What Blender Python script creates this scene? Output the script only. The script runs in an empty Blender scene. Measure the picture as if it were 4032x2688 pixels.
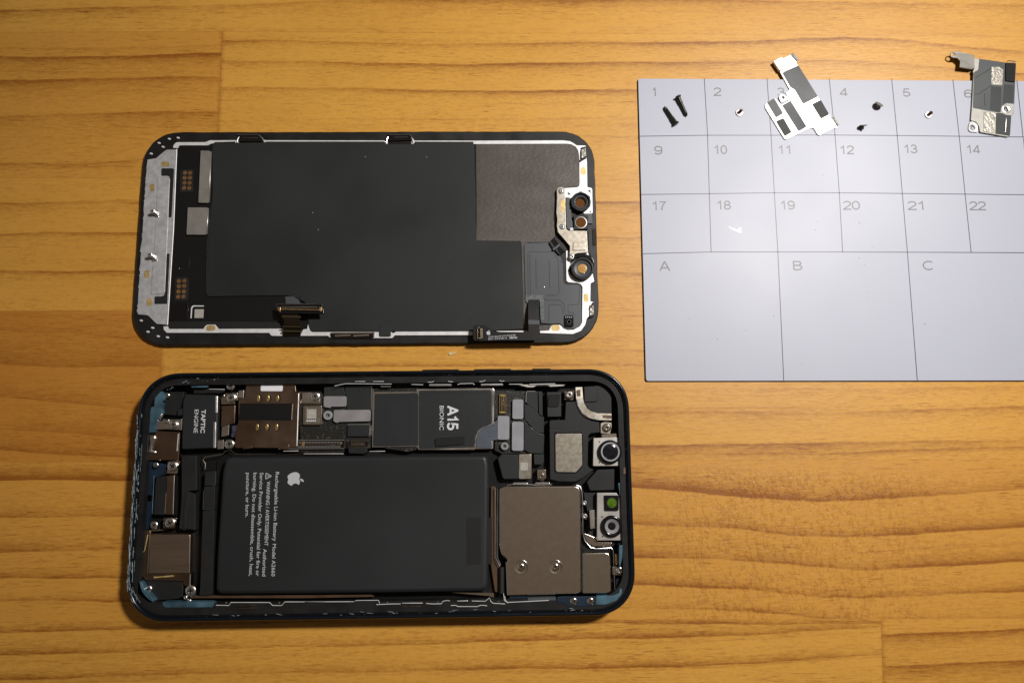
import bpy, bmesh, math, random
import numpy as np
from mathutils import Matrix, Vector
from mathutils.geometry import tessellate_polygon
random.seed(7); rng = np.random.default_rng(7)
MM = 0.001
scene = bpy.context.scene
col = scene.collection

# ---------------------------------------------------------------- camera (26 mm phone lens, hand held above the table)
F_PX, CAM_H, TILT, ROLL, YAW = 2912.0, 228.95, 0.1501, 0.0915, -0.1018
PW, PH = 4032.0, 2688.0
_fwd = Vector((0, math.sin(TILT), -math.cos(TILT))); _right = Vector((1, 0, 0)); _up = _right.cross(_fwd)
_r = math.cos(ROLL)*_right + math.sin(ROLL)*_up; _u = -math.sin(ROLL)*_right + math.cos(ROLL)*_up
_rot = Matrix.Rotation(YAW, 3, 'Z')
CR, CU, CF = _rot @ _r, _rot @ _u, _rot @ _fwd
cam_data = bpy.data.cameras.new('camera'); cam = bpy.data.objects.new('camera', cam_data); col.objects.link(cam)
cam_data.sensor_fit = 'HORIZONTAL'; cam_data.sensor_width = 36.0; cam_data.lens = 36.0*F_PX/PW
cam_data.clip_start = 0.005; cam_data.clip_end = 20.0
cam.matrix_world = Matrix(((CR.x, CU.x, -CF.x, 0), (CR.y, CU.y, -CF.y, 0), (CR.z, CU.z, -CF.z, CAM_H*MM), (0, 0, 0, 1)))
scene.camera = cam

# ---------------------------------------------------------------- dim room around, one desk lamp up to the right
world = bpy.data.worlds.new('World'); scene.world = world; world.use_nodes = True
wn = world.node_tree.nodes; wl = world.node_tree.links; wn.clear()
wo = wn.new('ShaderNodeOutputWorld'); wb = wn.new('ShaderNodeBackground')
wtc = wn.new('ShaderNodeTexCoord'); wsep = wn.new('ShaderNodeSeparateXYZ'); wl.new(wtc.outputs['Generated'], wsep.inputs[0])
def wramp(src, stops):
    r = wn.new('ShaderNodeValToRGB'); e = r.color_ramp.elements
    while len(e) < len(stops): e.new(.5)
    for k, (p, c) in zip(e, stops): k.position = p; k.color = (*c, 1)
    mr = wn.new('ShaderNodeMapRange'); wl.new(src, mr.inputs[0]); mr.inputs[1].default_value = -1; mr.inputs[2].default_value = 1
    wl.new(mr.outputs[0], r.inputs[0]); return r.outputs[0]
w_up = wramp(wsep.outputs['X'], [(.25, (.088,.062,.043)), (.62, (.116,.089,.067)), (.9, (.12,.095,.072))])      # ceiling, darker and warmer to the left
w_low = wramp(wsep.outputs['X'], [(.0, (.26,.25,.24)), (.13, (.15,.14,.13)), (.24, (.014,.011,.008)), (.5, (.012,.009,.007)), (.95, (.02,.015,.01))])         # walls, the left one catches the lamp
wmix = wn.new('ShaderNodeMix'); wmix.data_type = 'RGBA'; wz = wn.new('ShaderNodeMapRange'); wl.new(wsep.outputs['Z'], wz.inputs[0])
wz.inputs[1].default_value = .70; wz.inputs[2].default_value = .86; wl.new(wz.outputs[0], wmix.inputs['Factor'])
wy = wn.new('ShaderNodeMapRange'); wl.new(wsep.outputs['Y'], wy.inputs[0]); wy.inputs[1].default_value = -.45; wy.inputs[2].default_value = .35; wy.inputs[3].default_value = .62; wy.inputs[4].default_value = 1.25
wsc = wn.new('ShaderNodeVectorMath'); wsc.operation = 'SCALE'; wl.new(w_up, wsc.inputs[0]); wl.new(wy.outputs[0], wsc.inputs['Scale']); w_up = wsc.outputs[0]
wno = wn.new('ShaderNodeTexNoise'); wno.inputs['Scale'].default_value = 5.0; wno.inputs['Detail'].default_value = 1.5; wl.new(wtc.outputs['Generated'], wno.inputs['Vector'])   # uneven ceiling
wnm = wn.new('ShaderNodeMapRange'); wl.new(wno.outputs['Fac'], wnm.inputs[0]); wnm.inputs[1].default_value = .3; wnm.inputs[2].default_value = .7; wnm.inputs[3].default_value = .55; wnm.inputs[4].default_value = 1.5
wsd = wn.new('ShaderNodeVectorMath'); wsd.operation = 'SCALE'; wl.new(w_up, wsd.inputs[0]); wl.new(wnm.outputs[0], wsd.inputs['Scale']); w_up = wsd.outputs[0]
wl.new(w_low, [i for i in wmix.inputs if i.name == 'A' and i.type == 'RGBA'][0]); wl.new(w_up, [i for i in wmix.inputs if i.name == 'B' and i.type == 'RGBA'][0])
wl.new([o for o in wmix.outputs if o.type == 'RGBA'][0], wb.inputs[0]); wb.inputs[1].default_value = 1.0; wl.new(wb.outputs[0], wo.inputs[0])
ld = bpy.data.lights.new('desk_lamp_light', 'SPOT'); ld.shadow_soft_size = 0.036; ld.energy = 14.6; ld.color = (1.0, .965, .93)
ld.spot_size = math.radians(66); ld.spot_blend = 1.0
lamp = bpy.data.objects.new('desk_lamp_light', ld); col.objects.link(lamp)
lamp.location = Vector((275, 228, 470))*MM
lamp.rotation_euler = (Vector((38, 36, 0))*MM - lamp.location).to_track_quat('-Z', 'Y').to_euler()
vs = scene.view_settings; scene.display_settings.display_device = 'sRGB'
vs.view_transform = 'Standard'; vs.look = 'None'; vs.exposure = 0.0; vs.gamma = 1.0; vs.use_curve_mapping = False
scene.cycles.max_bounces = 6; scene.cycles.caustics_reflective = False; scene.cycles.caustics_refractive = False

# ---------------------------------------------------------------- measuring: a photo point on a plane at height z (mm)
def P(px, py, z):
    d = CR*((px-PW/2)/F_PX) - CU*((py-PH/2)/F_PX) + CF
    t = (z-CAM_H)/d.z
    return (d.x*t, d.y*t)
ZO = dict(A=(500,480,2.94), B=(500,900,2.94), C=(1200,480,2.94), D=(1200,900,2.94), E=(1800,480,3.92), F=(1800,850,2.852),
          G=(480,1440,2.94), H=(480,1940,2.94), I=(1200,1440,2.94), J=(1200,1940,2.94), K=(1880,1440,3.136), L=(1880,1900,2.852),
          M=(2480,280,2.94), N=(2950,180,3.92), O=(3632,180,3.92), Q=(3280,280,2.9415), R=(2480,780,2.064), T=(3232,780,2.064), X=(0,0,1))
def px(s):
    """'A 10,20 30,40 B 5,6' -> list of photo points"""
    out = []; z = ZO['X']
    for w in s.split():
        if w in ZO: z = ZO[w]
        else:
            a, b = w.split(','); out.append((z[0]+float(a)/z[2], z[1]+float(b)/z[2]))
    return out
def W(s, z):
    return [P(a, b, z) for a, b in (px(s) if isinstance(s, str) else s)]

# ---------------------------------------------------------------- materials
MATS = {}
def mat(name, c, rough=.5, metal=0.0, spec=.5, bump=None, var=None, coat=0.0, rvar=None, scale=(1,1,1), trans=0.0, emit=None):
    m = bpy.data.materials.new(name); m.use_nodes = True; nt = m.node_tree; N = nt.nodes; Lk = nt.links
    b = N['Principled BSDF']
    b.inputs['Base Color'].default_value = (*c, 1); b.inputs['Roughness'].default_value = rough
    b.inputs['Metallic'].default_value = metal; b.inputs['Specular IOR Level'].default_value = spec
    b.inputs['Coat Weight'].default_value = coat; b.inputs['Coat Roughness'].default_value = .12
    if trans: b.inputs['Transmission Weight'].default_value = trans
    tc = N.new('ShaderNodeTexCoord'); mp = N.new('ShaderNodeMapping'); mp.inputs['Scale'].default_value = scale
    Lk.new(tc.outputs['Object'], mp.inputs[0])
    def noise(sc, det=3.0):
        n = N.new('ShaderNodeTexNoise'); n.inputs['Scale'].default_value = sc; n.inputs['Detail'].default_value = det
        Lk.new(mp.outputs[0], n.inputs['Vector']); return n
    if var:                                             # (scale, amount[, colour])
        n = noise(var[0]); r = N.new('ShaderNodeValToRGB'); Lk.new(n.outputs['Fac'], r.inputs[0])
        c2 = var[2] if len(var) > 2 else tuple(x*(1+var[1]) for x in c); c1 = c if len(var) > 2 else tuple(x*(1-var[1]) for x in c)
        lo, hi = (var[3], var[4]) if len(var) > 3 else (.32, .68)
        r.color_ramp.elements[0].position = lo; r.color_ramp.elements[0].color = (*c1, 1)
        r.color_ramp.elements[1].position = hi; r.color_ramp.elements[1].color = (*c2, 1)
        Lk.new(r.outputs[0], b.inputs['Base Color'])
    if rvar:
        n = noise(rvar[0]); mr = N.new('ShaderNodeMapRange'); Lk.new(n.outputs['Fac'], mr.inputs[0])
        mr.inputs[1].default_value = .3; mr.inputs[2].default_value = .7
        mr.inputs[3].default_value = rough-rvar[1]; mr.inputs[4].default_value = rough+rvar[1]; Lk.new(mr.outputs[0], b.inputs['Roughness'])
    if bump:                                            # (scale, strength, distance mm)
        n = noise(bump[0]); bp = N.new('ShaderNodeBump'); bp.inputs['Strength'].default_value = bump[1]; bp.inputs['Distance'].default_value = bump[2]*MM
        Lk.new(n.outputs['Fac'], bp.inputs['Height']); Lk.new(bp.outputs[0], b.inputs['Normal'])
    MATS[name] = m; return m
mat('bezel', (.0105,.0105,.011), .45, spec=.4, bump=(900,.2,.05), rvar=(160,.1), var=(220,.35))
mat('glass_black', (.006,.006,.007), .08, spec=.5)
mat('aluminium', (.50,.50,.515), .5, metal=.35, bump=(1500,.12,.05), var=(700,.14), rvar=(300,.1))
mat('alu_edge', (.84,.84,.84), .4, metal=.35, var=(500,.1))
mat('graphite', (.0165,.0186,.0184), .55, spec=.34, bump=(28,.55,.45), rvar=(35,.12), var=(30,.12))
mat('blackfilm', (.006,.0065,.0065), .36, spec=.45, bump=(120,.15,.1))
mat('blackmatte', (.0105,.011,.0112), .6, spec=.4, bump=(700,.25,.05), var=(150,.25))
mat('blackgloss', (.006,.006,.007), .16, spec=.6)
mat('blackplastic', (.0125,.013,.0135), .52, spec=.34, bump=(900,.3,.05), var=(200,.2))
mat('brownplate', (.085,.074,.066), .5, metal=.5, bump=(1100,.55,.12), var=(110,.16), rvar=(80,.06), scale=(.7,1.3,1))
mat('nickel', (.76,.69,.60), .21, metal=1.0, bump=(38,.22,.30), var=(700,.05))
mat('nickel_dull', (.27,.26,.235), .5, metal=.7, bump=(700,.2,.05), var=(260,.12))
mat('nickel_brushed', (.52,.42,.34), .34, metal=1.0, bump=(900,.15,.04), var=(500,.1), scale=(.12,2.0,1))
mat('nickel_spot', (.45,.42,.36), .36, metal=.88, bump=(900,.08,.04), var=(800,.3,(.36,.315,.25),.40,.62))
mat('nickel_dark', (.33,.24,.18), .3, metal=1.0, var=(300,.12), rvar=(120,.08))
mat('silver', (.86,.85,.83), .26, metal=1.0, rvar=(200,.06))
mat('silver_soft', (.47,.45,.42), .42, metal=.75, bump=(900,.1,.04), var=(300,.1))
mat('bracket_silver', (.72,.70,.665), .5, metal=.7, bump=(700,.06,.05), var=(160,.05))
mat('chrome', (.9,.89,.87), .27, metal=1.0)
mat('gold', (.80,.56,.24), .3, metal=.9, var=(900,.2))
mat('goldpad', (.55,.40,.17), .45, metal=.45, var=(700,.3))
mat('copperpad', (.20,.10,.035), .45, metal=.3, var=(800,.3))
mat('ledgeblack', (.0085,.0085,.0082), .62, spec=.3, bump=(900,.3,.05), var=(260,.45))
mat('greyflex', (.062,.068,.075), .42, spec=.5, bump=(90,.15,.15), var=(60,.1))
mat('tape', (.10,.115,.115), .4, spec=.5, var=(900,.35), bump=(500,.3,.05))
mat('greypad', (.235,.225,.23), .6, spec=.35, bump=(1400,.3,.05), var=(250,.12))
mat('greypad_cool', (.27,.275,.29), .6, spec=.35, bump=(1400,.3,.05), var=(250,.1))
mat('blueframe', (.008,.014,.022), .24, metal=.55, spec=.6, coat=.25, rvar=(120,.08))
mat('bluetray', (.055,.115,.155), .45, metal=.25, var=(220,.5), bump=(500,.3,.06))
mat('bluedark', (.012,.026,.048), .4, metal=.3, var=(180,.35))
mat('cavity', (.004,.004,.004), .6, spec=.25)
mat('pcb', (.013,.0125,.011), .42, spec=.5, bump=(1500,.6,.12), var=(1300,.3,(.13,.12,.10),.60,.80))
mat('battery', (.0175,.0195,.0205), .5, spec=.36, bump=(1300,.14,.03), var=(25,.12), rvar=(18,.08))
mat('sticker', (.0135,.0125,.0125), .6, spec=.3)
mat('textgrey', (.50,.51,.53), .55)
mat('textbright', (.66,.67,.69), .5)
mat('whitelabel', (.80,.79,.83), .55)
mat('codelabel', (.38,.36,.32), .6, var=(1500,.12))
mat('shieldblack', (.0145,.0175,.018), .5, spec=.38, bump=(160,.2,.08), var=(60,.12))
mat('flexblue', (.085,.10,.125), .36, spec=.6, bump=(120,.3,.1), var=(100,.15))
mat('brownflex', (.014,.010,.006), .22, spec=.5, coat=.2)
mat('brownreflection', (.034,.024,.010), .3, spec=.5)
mat('lensglass', (.003,.004,.009), .04, spec=.8, coat=1.0)
mat('lensbrown', (.13,.052,.014), .12, spec=.5)
mat('litwood', (.50,.27,.07), .25, spec=.5, var=(300,.15))
mat('lensgreen', (.075,.16,.008), .15, spec=.6, var=(900,.3))
mat('residue', (.30,.36,.38), .18, spec=.7, var=(900,.45))
mat('foam', (.011,.011,.0115), .7, spec=.25, bump=(1200,.5,.06))
mat('pad_dark', (.046,.051,.054), .5, spec=.45, bump=(900,.15,.04), rvar=(60,.08))
mat('pad_black', (.017,.017,.016), .55, spec=.35, bump=(900,.2,.04))
mat('granular', (.25,.235,.205), .4, metal=.9, bump=(1300,.6,.2), var=(1200,.45))
mat('screwblack', (.030,.029,.020), .3, metal=.6, spec=.6)
mat('screwbrown', (.21,.18,.16), .45, metal=.1)
mat('screwbrown2', (.085,.072,.064), .45, metal=.1)
mat('recess', (.02,.018,.016), .4)
mat('brown_gap', (.11,.065,.038), .4, metal=.35, var=(150,.25))
mat('chip_purple', (.045,.045,.075), .35, var=(700,.5))
mat('chipwood', (.55,.43,.24), .7, var=(900,.2))
mat('lint', (.72,.70,.66), .8)
mat('matline', (.018,.017,.045), .42)
mat('matdigit', (.155,.145,.15), .45)
mat('matscuff', (.70,.72,.76), .5)
mat('matspeck', (.10,.10,.11), .6)
mat('matback', (.012,.010,.010), .6)
mm_ = mat('matwhite', (.405,.422,.495), .46, spec=.55, bump=(1500,.12,.04), var=(13,.035), rvar=(16,.035))

# ---------------------------------------------------------------- mesh helpers
def tag(o, label=None, cat=None, group=None, kind=None):
    if label: o['label'] = label
    if cat: o['category'] = cat
    if group: o['group'] = group
    if kind: o['kind'] = kind
    return o
def empty(name, loc):
    o = bpy.data.objects.new(name, None); o.empty_display_size = .005; o.location = Vector(loc)*MM; col.objects.link(o); return o
def world_loc(o):
    v = Vector((0, 0, 0))
    while o is not None: v = v+o.location; o = o.parent
    return v
def area2(p): return sum(p[i-1][0]*p[i][1]-p[i][0]*p[i-1][1] for i in range(len(p)))
def ccw(p): return list(p) if area2(p) > 0 else list(p)[::-1]
def fillet(p, r, n=4):
    if r <= 0: return list(p)
    out = []; k = len(p)
    for i in range(k):
        a, b, c = (Vector(p[i-1][:2]), Vector(p[i][:2]), Vector(p[(i+1) % k][:2]))
        u, v = a-b, c-b
        if u.length < 1e-6 or v.length < 1e-6: continue
        d = min(r, u.length*.45, v.length*.45); s, e = b+u.normalized()*d, b+v.normalized()*d
        for j in range(n+1):
            t = j/n; q = s*(1-t)**2+b*2*t*(1-t)+e*t*t; out.append((q.x, q.y))
    return out
def offset(p, d):
    """shrink a ccw outline by d"""
    k = len(p); out = []
    for i in range(k):
        a, b, c = Vector(p[i-1]), Vector(p[i]), Vector(p[(i+1) % k])
        e1, e2 = b-a, c-b
        if e1.length < 1e-7 or e2.length < 1e-7: out.append(p[i]); continue
        n1 = Vector((-e1.y, e1.x)).normalized(); n2 = Vector((-e2.y, e2.x)).normalized()
        m = n1+n2; m = m.normalized() if m.length > 1e-4 else n1
        s = d/max(.45, m.dot(n1)); out.append((b.x+m.x*s, b.y+m.y*s))
    return out
def circle(c, r, n=28, ry=None, rot=0.0):
    ry = ry or r
    return [(c[0]+r*math.cos(t)*math.cos(rot)-ry*math.sin(t)*math.sin(rot), c[1]+r*math.cos(t)*math.sin(rot)+ry*math.sin(t)*math.cos(rot))
            for t in (2*math.pi*i/n for i in range(n))]
def rrect(cx, cy, L, Wd, r, n=14, yaw=0.0, ex=2.25):
    out = []
    for (sx, sy, q) in ((1,1,0), (-1,1,1), (-1,-1,2), (1,-1,3)):
        for j in range(n+1):
            t = (q+j/n)*math.pi/2; c, s = math.cos(t), math.sin(t)
            x = sx*(L/2-r)+r*math.copysign(abs(c)**(2/ex), c); y = sy*(Wd/2-r)+r*math.copysign(abs(s)**(2/ex), s)
            out.append((cx+x*math.cos(yaw)-y*math.sin(yaw), cy+x*math.sin(yaw)+y*math.cos(yaw)))
    return out
class MB:
    def __init__(s): s.v = []; s.f = []
    def add(s, vs_, fs):
        o = len(s.v); s.v += [tuple(x) for x in vs_]; s.f += [tuple(o+i for i in f) for f in fs]; return s
    def loops(s, rings, closed=True):
        """rings: list of equal length loops of 3d points, joined by quads"""
        k = len(rings[0]); vs_ = [p for r in rings for p in r]; fs = []
        for a in range(len(rings)-1):
            for i in range(k if closed else k-1):
                j = (i+1) % k; fs.append((a*k+i, a*k+j, (a+1)*k+j, (a+1)*k+i))
        return s.add(vs_, fs)
    def cap(s, outer, holes=(), z=0.0, zf=None, flip=False):
        pl = [outer]+[h for h in holes]
        tri = tessellate_polygon([[Vector((a[0], a[1], 0)) for a in q] for q in pl])
        pts = [a for q in pl for a in q]; fs = []
        for t in tri:
            a, b, c = (pts[i] for i in t)
            up = (b[0]-a[0])*(c[1]-a[1])-(c[0]-a[0])*(b[1]-a[1]) > 0
            fs.append(tuple(t) if up != flip else tuple(t)[::-1])
        return s.add([(a[0], a[1], zf(a) if zf else z) for a in pts], fs)
    def prism(s, p, z0, z1, bev=0.0, r=0.0, holes=(), bottom=False, zt=None):
        """upright block with a softened top edge; zt(x,y) adds a tilt to the whole block"""
        p = fillet(ccw(p), r); g = zt or (lambda a: 0.0)
        per = sum((Vector(p[i])-Vector(p[i-1])).length for i in range(len(p))); bev = min(bev, .35*abs(area2(p))/per)
        rings = [[(a[0], a[1], z0+g(a)) for a in p]]
        if bev > 0:
            A = abs(area2(p))/2
            for _ in range(5):                          # a bevel too wide for its corners folds over: narrow it
                top = offset(p, bev); tri = tessellate_polygon([[Vector((a[0], a[1], 0)) for a in top]])
                T = sum(abs(area2([top[i] for i in t]))/2 for t in tri); B = abs(area2(top))/2
                if abs(T-B) < .01*A+.003 and B < A: break
                bev *= .55
            for t in (0.0, .3, .7, 1.0):
                d = bev*(1-math.cos(t*math.pi/2)); h = bev*math.sin(t*math.pi/2)
                rings.append([(a[0], a[1], z1-bev+h+g(a)) for a in offset(p, d)])
            top = offset(p, bev)
        else:
            rings.append([(a[0], a[1], z1+g(a)) for a in p]); top = p
        s.loops(rings)
        hs = [ccw(h)[::-1] for h in holes]
        for h in hs: s.loops([[(a[0], a[1], z0+g(a)) for a in h], [(a[0], a[1], z1+g(a)) for a in h]])
        s.cap(top, hs, zf=lambda a: z1+g(a))
        if bottom: s.cap(p, hs, zf=lambda a: z0+g(a), flip=True)
        return s
    def lathe(s, c, prof, n=32, tilt=None):
        rings = [[(c[0]+r*math.cos(2*math.pi*i/n), c[1]+r*math.sin(2*math.pi*i/n), z) for i in range(n)] for r, z in prof]
        s.loops(rings)
        return s
    def tube(s, path, r, n=8, flat=1.0, cap=True):
        path = [Vector(p) for p in path]; rings = []
        for i, p in enumerate(path):
            t = (path[min(i+1, len(path)-1)]-path[max(i-1, 0)]).normalized()
            up = Vector((0, 0, 1)) if abs(t.z) < .9 else Vector((0, 1, 0))
            a = t.cross(up).normalized(); b = a.cross(t).normalized(); rr = r[i] if isinstance(r, (list, tuple)) else r
            rings.append([p+a*rr*math.cos(2*math.pi*k/n)+b*rr*flat*math.sin(2*math.pi*k/n) for k in range(n)])
        s.loops(rings)
        if cap: s.add(rings[0], [tuple(range(n))[::-1]]); s.add(rings[-1], [tuple(range(n))])
        return s
    def ribbon(s, centre, w, th=.12):
        """a bent strip: centre line of 3d points, w = half width along a fixed side vector per point"""
        c = [Vector(p) for p in centre]; w = [Vector(x) for x in w]; rings = []
        for i, p in enumerate(c):
            t = (c[min(i+1, len(c)-1)]-c[max(i-1, 0)]).normalized(); n = w[i].cross(t).normalized()*th/2
            rings.append([p-w[i]-n, p+w[i]-n, p+w[i]+n, p-w[i]+n])
        s.loops(rings); s.add(rings[0], [(0,1,2,3)]); s.add(rings[-1], [(3,2,1,0)])
        return s
    def build(s, name, m, parent=None, smooth=35):
        me = bpy.data.meshes.new(name); o = bpy.data.objects.new(name, me); col.objects.link(o)
        off = Vector((0, 0, 0))
        if parent is not None: o.parent = parent; off = world_loc(parent)
        me.from_pydata([(x*MM-off.x, y*MM-off.y, z*MM-off.z) for x, y, z in s.v], [], s.f)
        bm = bmesh.new(); bm.from_mesh(me); bmesh.ops.remove_doubles(bm, verts=bm.verts, dist=2e-7)
        bmesh.ops.recalc_face_normals(bm, faces=bm.faces); bm.to_mesh(me); bm.free()
        me.set_sharp_from_angle(angle=math.radians(smooth)); me.update(); me.polygons.foreach_set('use_smooth', [abs(p.normal.z) < .985 for p in me.polygons]); me.update()
        me.materials.append(MATS[m]); return o
def slab(name, s, z0, z1, m, parent, bev=.08, r=.3, holes=(), **k):
    return MB().prism(W(s, z1), z0, z1, bev, r, [W(h, z1) if isinstance(h, str) else h for h in holes], **k).build(name, m, parent)
def mmpp(pxl, z=3.0):                                   # photo pixels -> mm, near the middle of the picture
    return pxl*(CAM_H-z)/F_PX
def wire(name, s, z, r, m, parent, flat=1.0):
    return MB().tube([(a, b, z) for a, b in W(s, z)], r, 6, flat).build(name, m, parent)
def ridges(mb, lines, z, r, flat=.5):
    for s in lines: mb.tube([(a, b, z) for a, b in W(s, z)], r, 6, flat)
    return mb
def screw(zm, x, y, z, r, parent, m='chrome', z0=None, cross=True):
    """a domed cross-head screw: x, y, r as read in zoom zm"""
    q = px(f'{zm} {x},{y}')[0]; c = P(*q, z); r = mmpp(r/ZO[zm][2], z); z0 = z-.8 if z0 is None else z0
    o = MB().lathe(c, [(r, z0), (r, z-.22), (r*.92, z-.1), (r*.72, z-.02), (r*.42, z), (r*.40, z-.12), (0.0001, z-.2)], 24).build('screw', m, parent, 50)
    if cross:
        k = MB(); a = random.random()*1.5
        for t in (a, a+math.pi/2):
            u = Vector((math.cos(t), math.sin(t))); v = Vector((-u.y, u.x)); b = Vector(c)
            k.prism([tuple(b+u*r*.5*i+v*r*.12*j) for i, j in ((-1,-1),(1,-1),(1,1),(-1,1))], z-.15, z+.005)
        k.build('recess', 'recess', o)
    return o
FONT_CACHE = {}
def text_mesh(txt, bold=False):
    cu = bpy.data.curves.new('lettering_curve', 'FONT'); cu.body = txt; cu.resolution_u = 3
    if bold: cu.offset = bold if isinstance(bold, float) else .022
    ob = bpy.data.objects.new('lettering_curve', cu); col.objects.link(ob)
    bpy.context.view_layer.update()
    me = bpy.data.meshes.new_from_object(ob.evaluated_get(bpy.context.evaluated_depsgraph_get()))
    vs_ = [v.co.copy() for v in me.vertices]; fs = [tuple(p.vertices) for p in me.polygons]
    bpy.data.objects.remove(ob); bpy.data.curves.remove(cu); bpy.data.meshes.remove(me)
    return vs_, fs
def text_into(mb, txt, start, end, h, z, bold=False, capless=.0):
    """lettering whose baseline runs start->end (mm), h = capital height in mm"""
    vs_, fs = text_mesh(txt, bold)
    x0 = min(v.x for v in vs_); x1 = max(v.x for v in vs_); cap = .695
    a, b = Vector(start), Vector(end); u = b-a; L = u.length; u.normalize(); n = Vector((-u.y, u.x))
    sx = L/(x1-x0); sy = h/cap
    return mb.add([(*(a+u*(v.x-x0)*sx+n*v.y*sy), z) for v in vs_], fs)
def arc(cx, cy, rx, ry, a0, a1, n=14):
    return [(cx+rx*math.cos(math.radians(a0+(a1-a0)*i/n)), cy+ry*math.sin(math.radians(a0+(a1-a0)*i/n))) for i in range(n+1)]
GLYPH = {'0': [arc(.28,.5,.225,.455,0,360,26)], '1': [[(.10,.72),(.22,.79),(.33,.96),(.33,0)]],
 '2': [arc(.275,.70,.225,.255,170,-28)+[(.40,.47),(.20,.26),(.07,.10),(.05,.045),(.53,.045)]],
 '3': [arc(.265,.725,.20,.23,165,-90,12)+[(.22,.495)], [(.22,.515)]+arc(.265,.275,.235,.235,90,-165,14)],
 '4': [[(.53,.235),(.03,.235),(.03,.27),(.385,.95),(.40,.95),(.40,0)]],
 '5': [[(.48,.955),(.145,.955),(.08,.47)]+arc(.27,.31,.23,.265,130,-160,14)],
 '6': [arc(.31,.60,.245,.355,40,180,12)+arc(.285,.31,.22,.27,180,540,22)], '7': [[(.05,.955),(.51,.955),(.36,.72),(.26,.45),(.19,.0)]],
 '8': [arc(.28,.735,.19,.22,-90,270,20), arc(.28,.275,.23,.24,-90,270,20)], '9': [arc(.275,.675,.22,.28,0,360,22)+arc(.25,.40,.245,.355,0,-140,12)],
 'A': [[(.03,0),(.335,.96),(.36,.96),(.66,0)], [(.14,.31),(.56,.31)]], 'B': [[(.09,.045),(.09,.955),(.34,.955)]+arc(.36,.745,.2,.21,80,-90,8)+[(.09,.525)], [(.36,.525)]+arc(.38,.285,.225,.24,80,-90,8)+[(.09,.045)]],
 'C': [arc(.36,.5,.30,.455,48,312,20)]}
def strokes_into(mb, txt, start, end, h, z, w=.14):
    """plain sans lettering drawn as even strokes, start -> end along the baseline"""
    a, b = Vector(start), Vector(end); L = (b-a).length; u = (b-a).normalized(); n = Vector((-u.y, u.x)); pen = 0.0; todo = []
    for ch in txt:
        adv = .70 if ch in 'ABC' else .56
        for st in GLYPH[ch]: todo.append([(x+pen, y) for x, y in st])
        pen += adv
    x0 = min(p[0] for s_ in todo for p in s_); x1 = max(p[0] for s_ in todo for p in s_); sx = L/(x1-x0) if len(txt) > 1 or txt != '1' else h
    for st in todo:
        p = [a+u*(x-x0)*sx+n*y*h for x, y in st]; k = len(p); lf, rt = [], []
        for i in range(k):
            e1 = (p[i]-p[i-1]) if i else (p[1]-p[0]); e2 = (p[i+1]-p[i]) if i < k-1 else e1
            e1 = e1.normalized(); e2 = e2.normalized(); m = Vector((-e1.y-e2.y, e1.x+e2.x)).normalized(); d = w*h/2/max(.5, m.dot(Vector((-e1.y, e1.x))))
            lf.append(p[i]+m*d); rt.append(p[i]-m*d)
        for i in range(k-1):
            mb.add([(q.x, q.y, z) for q in (lf[i], lf[i+1], rt[i+1], rt[i])], [(0, 1, 2, 3)]); z += .0003
    return mb
def apple(mb, c, right, size, z):
    """round fruit emblem with a bite and a leaf; right = direction of the emblem's own right hand side"""
    body = [(18.71,19.5), ((-.83,1.24),(-1.71,2.45),(-3.05,2.47)), ((-1.34,.03),(-1.77,-.79),(-3.29,-.79)), ((-1.53,0),(-2,.77),(-3.27,.82)),
            ((-1.31,.05),(-2.3,-1.32),(-3.14,-2.53)), ((-1.71,-2.47),(-3.02,-7.02),(-1.26,-10.08)), ((.87,-1.52),(2.43,-2.48),(4.12,-2.51)),
            ((1.28,-.02),(2.5,.87),(3.29,.87)), ((.78,0),(2.26,-1.07),(3.81,-.91)), ((.65,.03),(2.47,.26),(3.64,1.98)),
            ((-.09,.06),(-2.17,1.28),(-2.15,3.81)), ((.03,3.02),(2.65,4.03),(2.68,4.04)), ((-.03,.07),(-.42,1.44),(-1.38,2.83))]
    leaf = [(13,3.5), ((.73,-.83),(1.94,-1.46),(2.94,-1.5)), ((.13,1.17),(-.34,2.35),(-1.04,3.19)), ((-.69,.85),(-1.83,1.51),(-2.95,1.42)),
            ((-.15,-1.15),(.41,-2.35),(1.05,-3.11))]
    u = Vector(right).normalized(); n = Vector((-u.y, u.x))
    for sh in (body, leaf):
        cur = Vector(sh[0]); pts = []
        for a, b, d in sh[1:]:
            p0, p1, p2, p3 = cur, cur+Vector(a), cur+Vector(b), cur+Vector(d)
            for j in range(6):
                t = j/6; pts.append(p0*(1-t)**3+p1*3*t*(1-t)**2+p2*3*t*t*(1-t)+p3*t**3)
            cur = p3
        mb.cap(ccw([tuple(Vector(c)+u*(p.x-12)/20*size-n*(p.y-12)/20*size) for p in pts]), z=z)
    return mb

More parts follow.
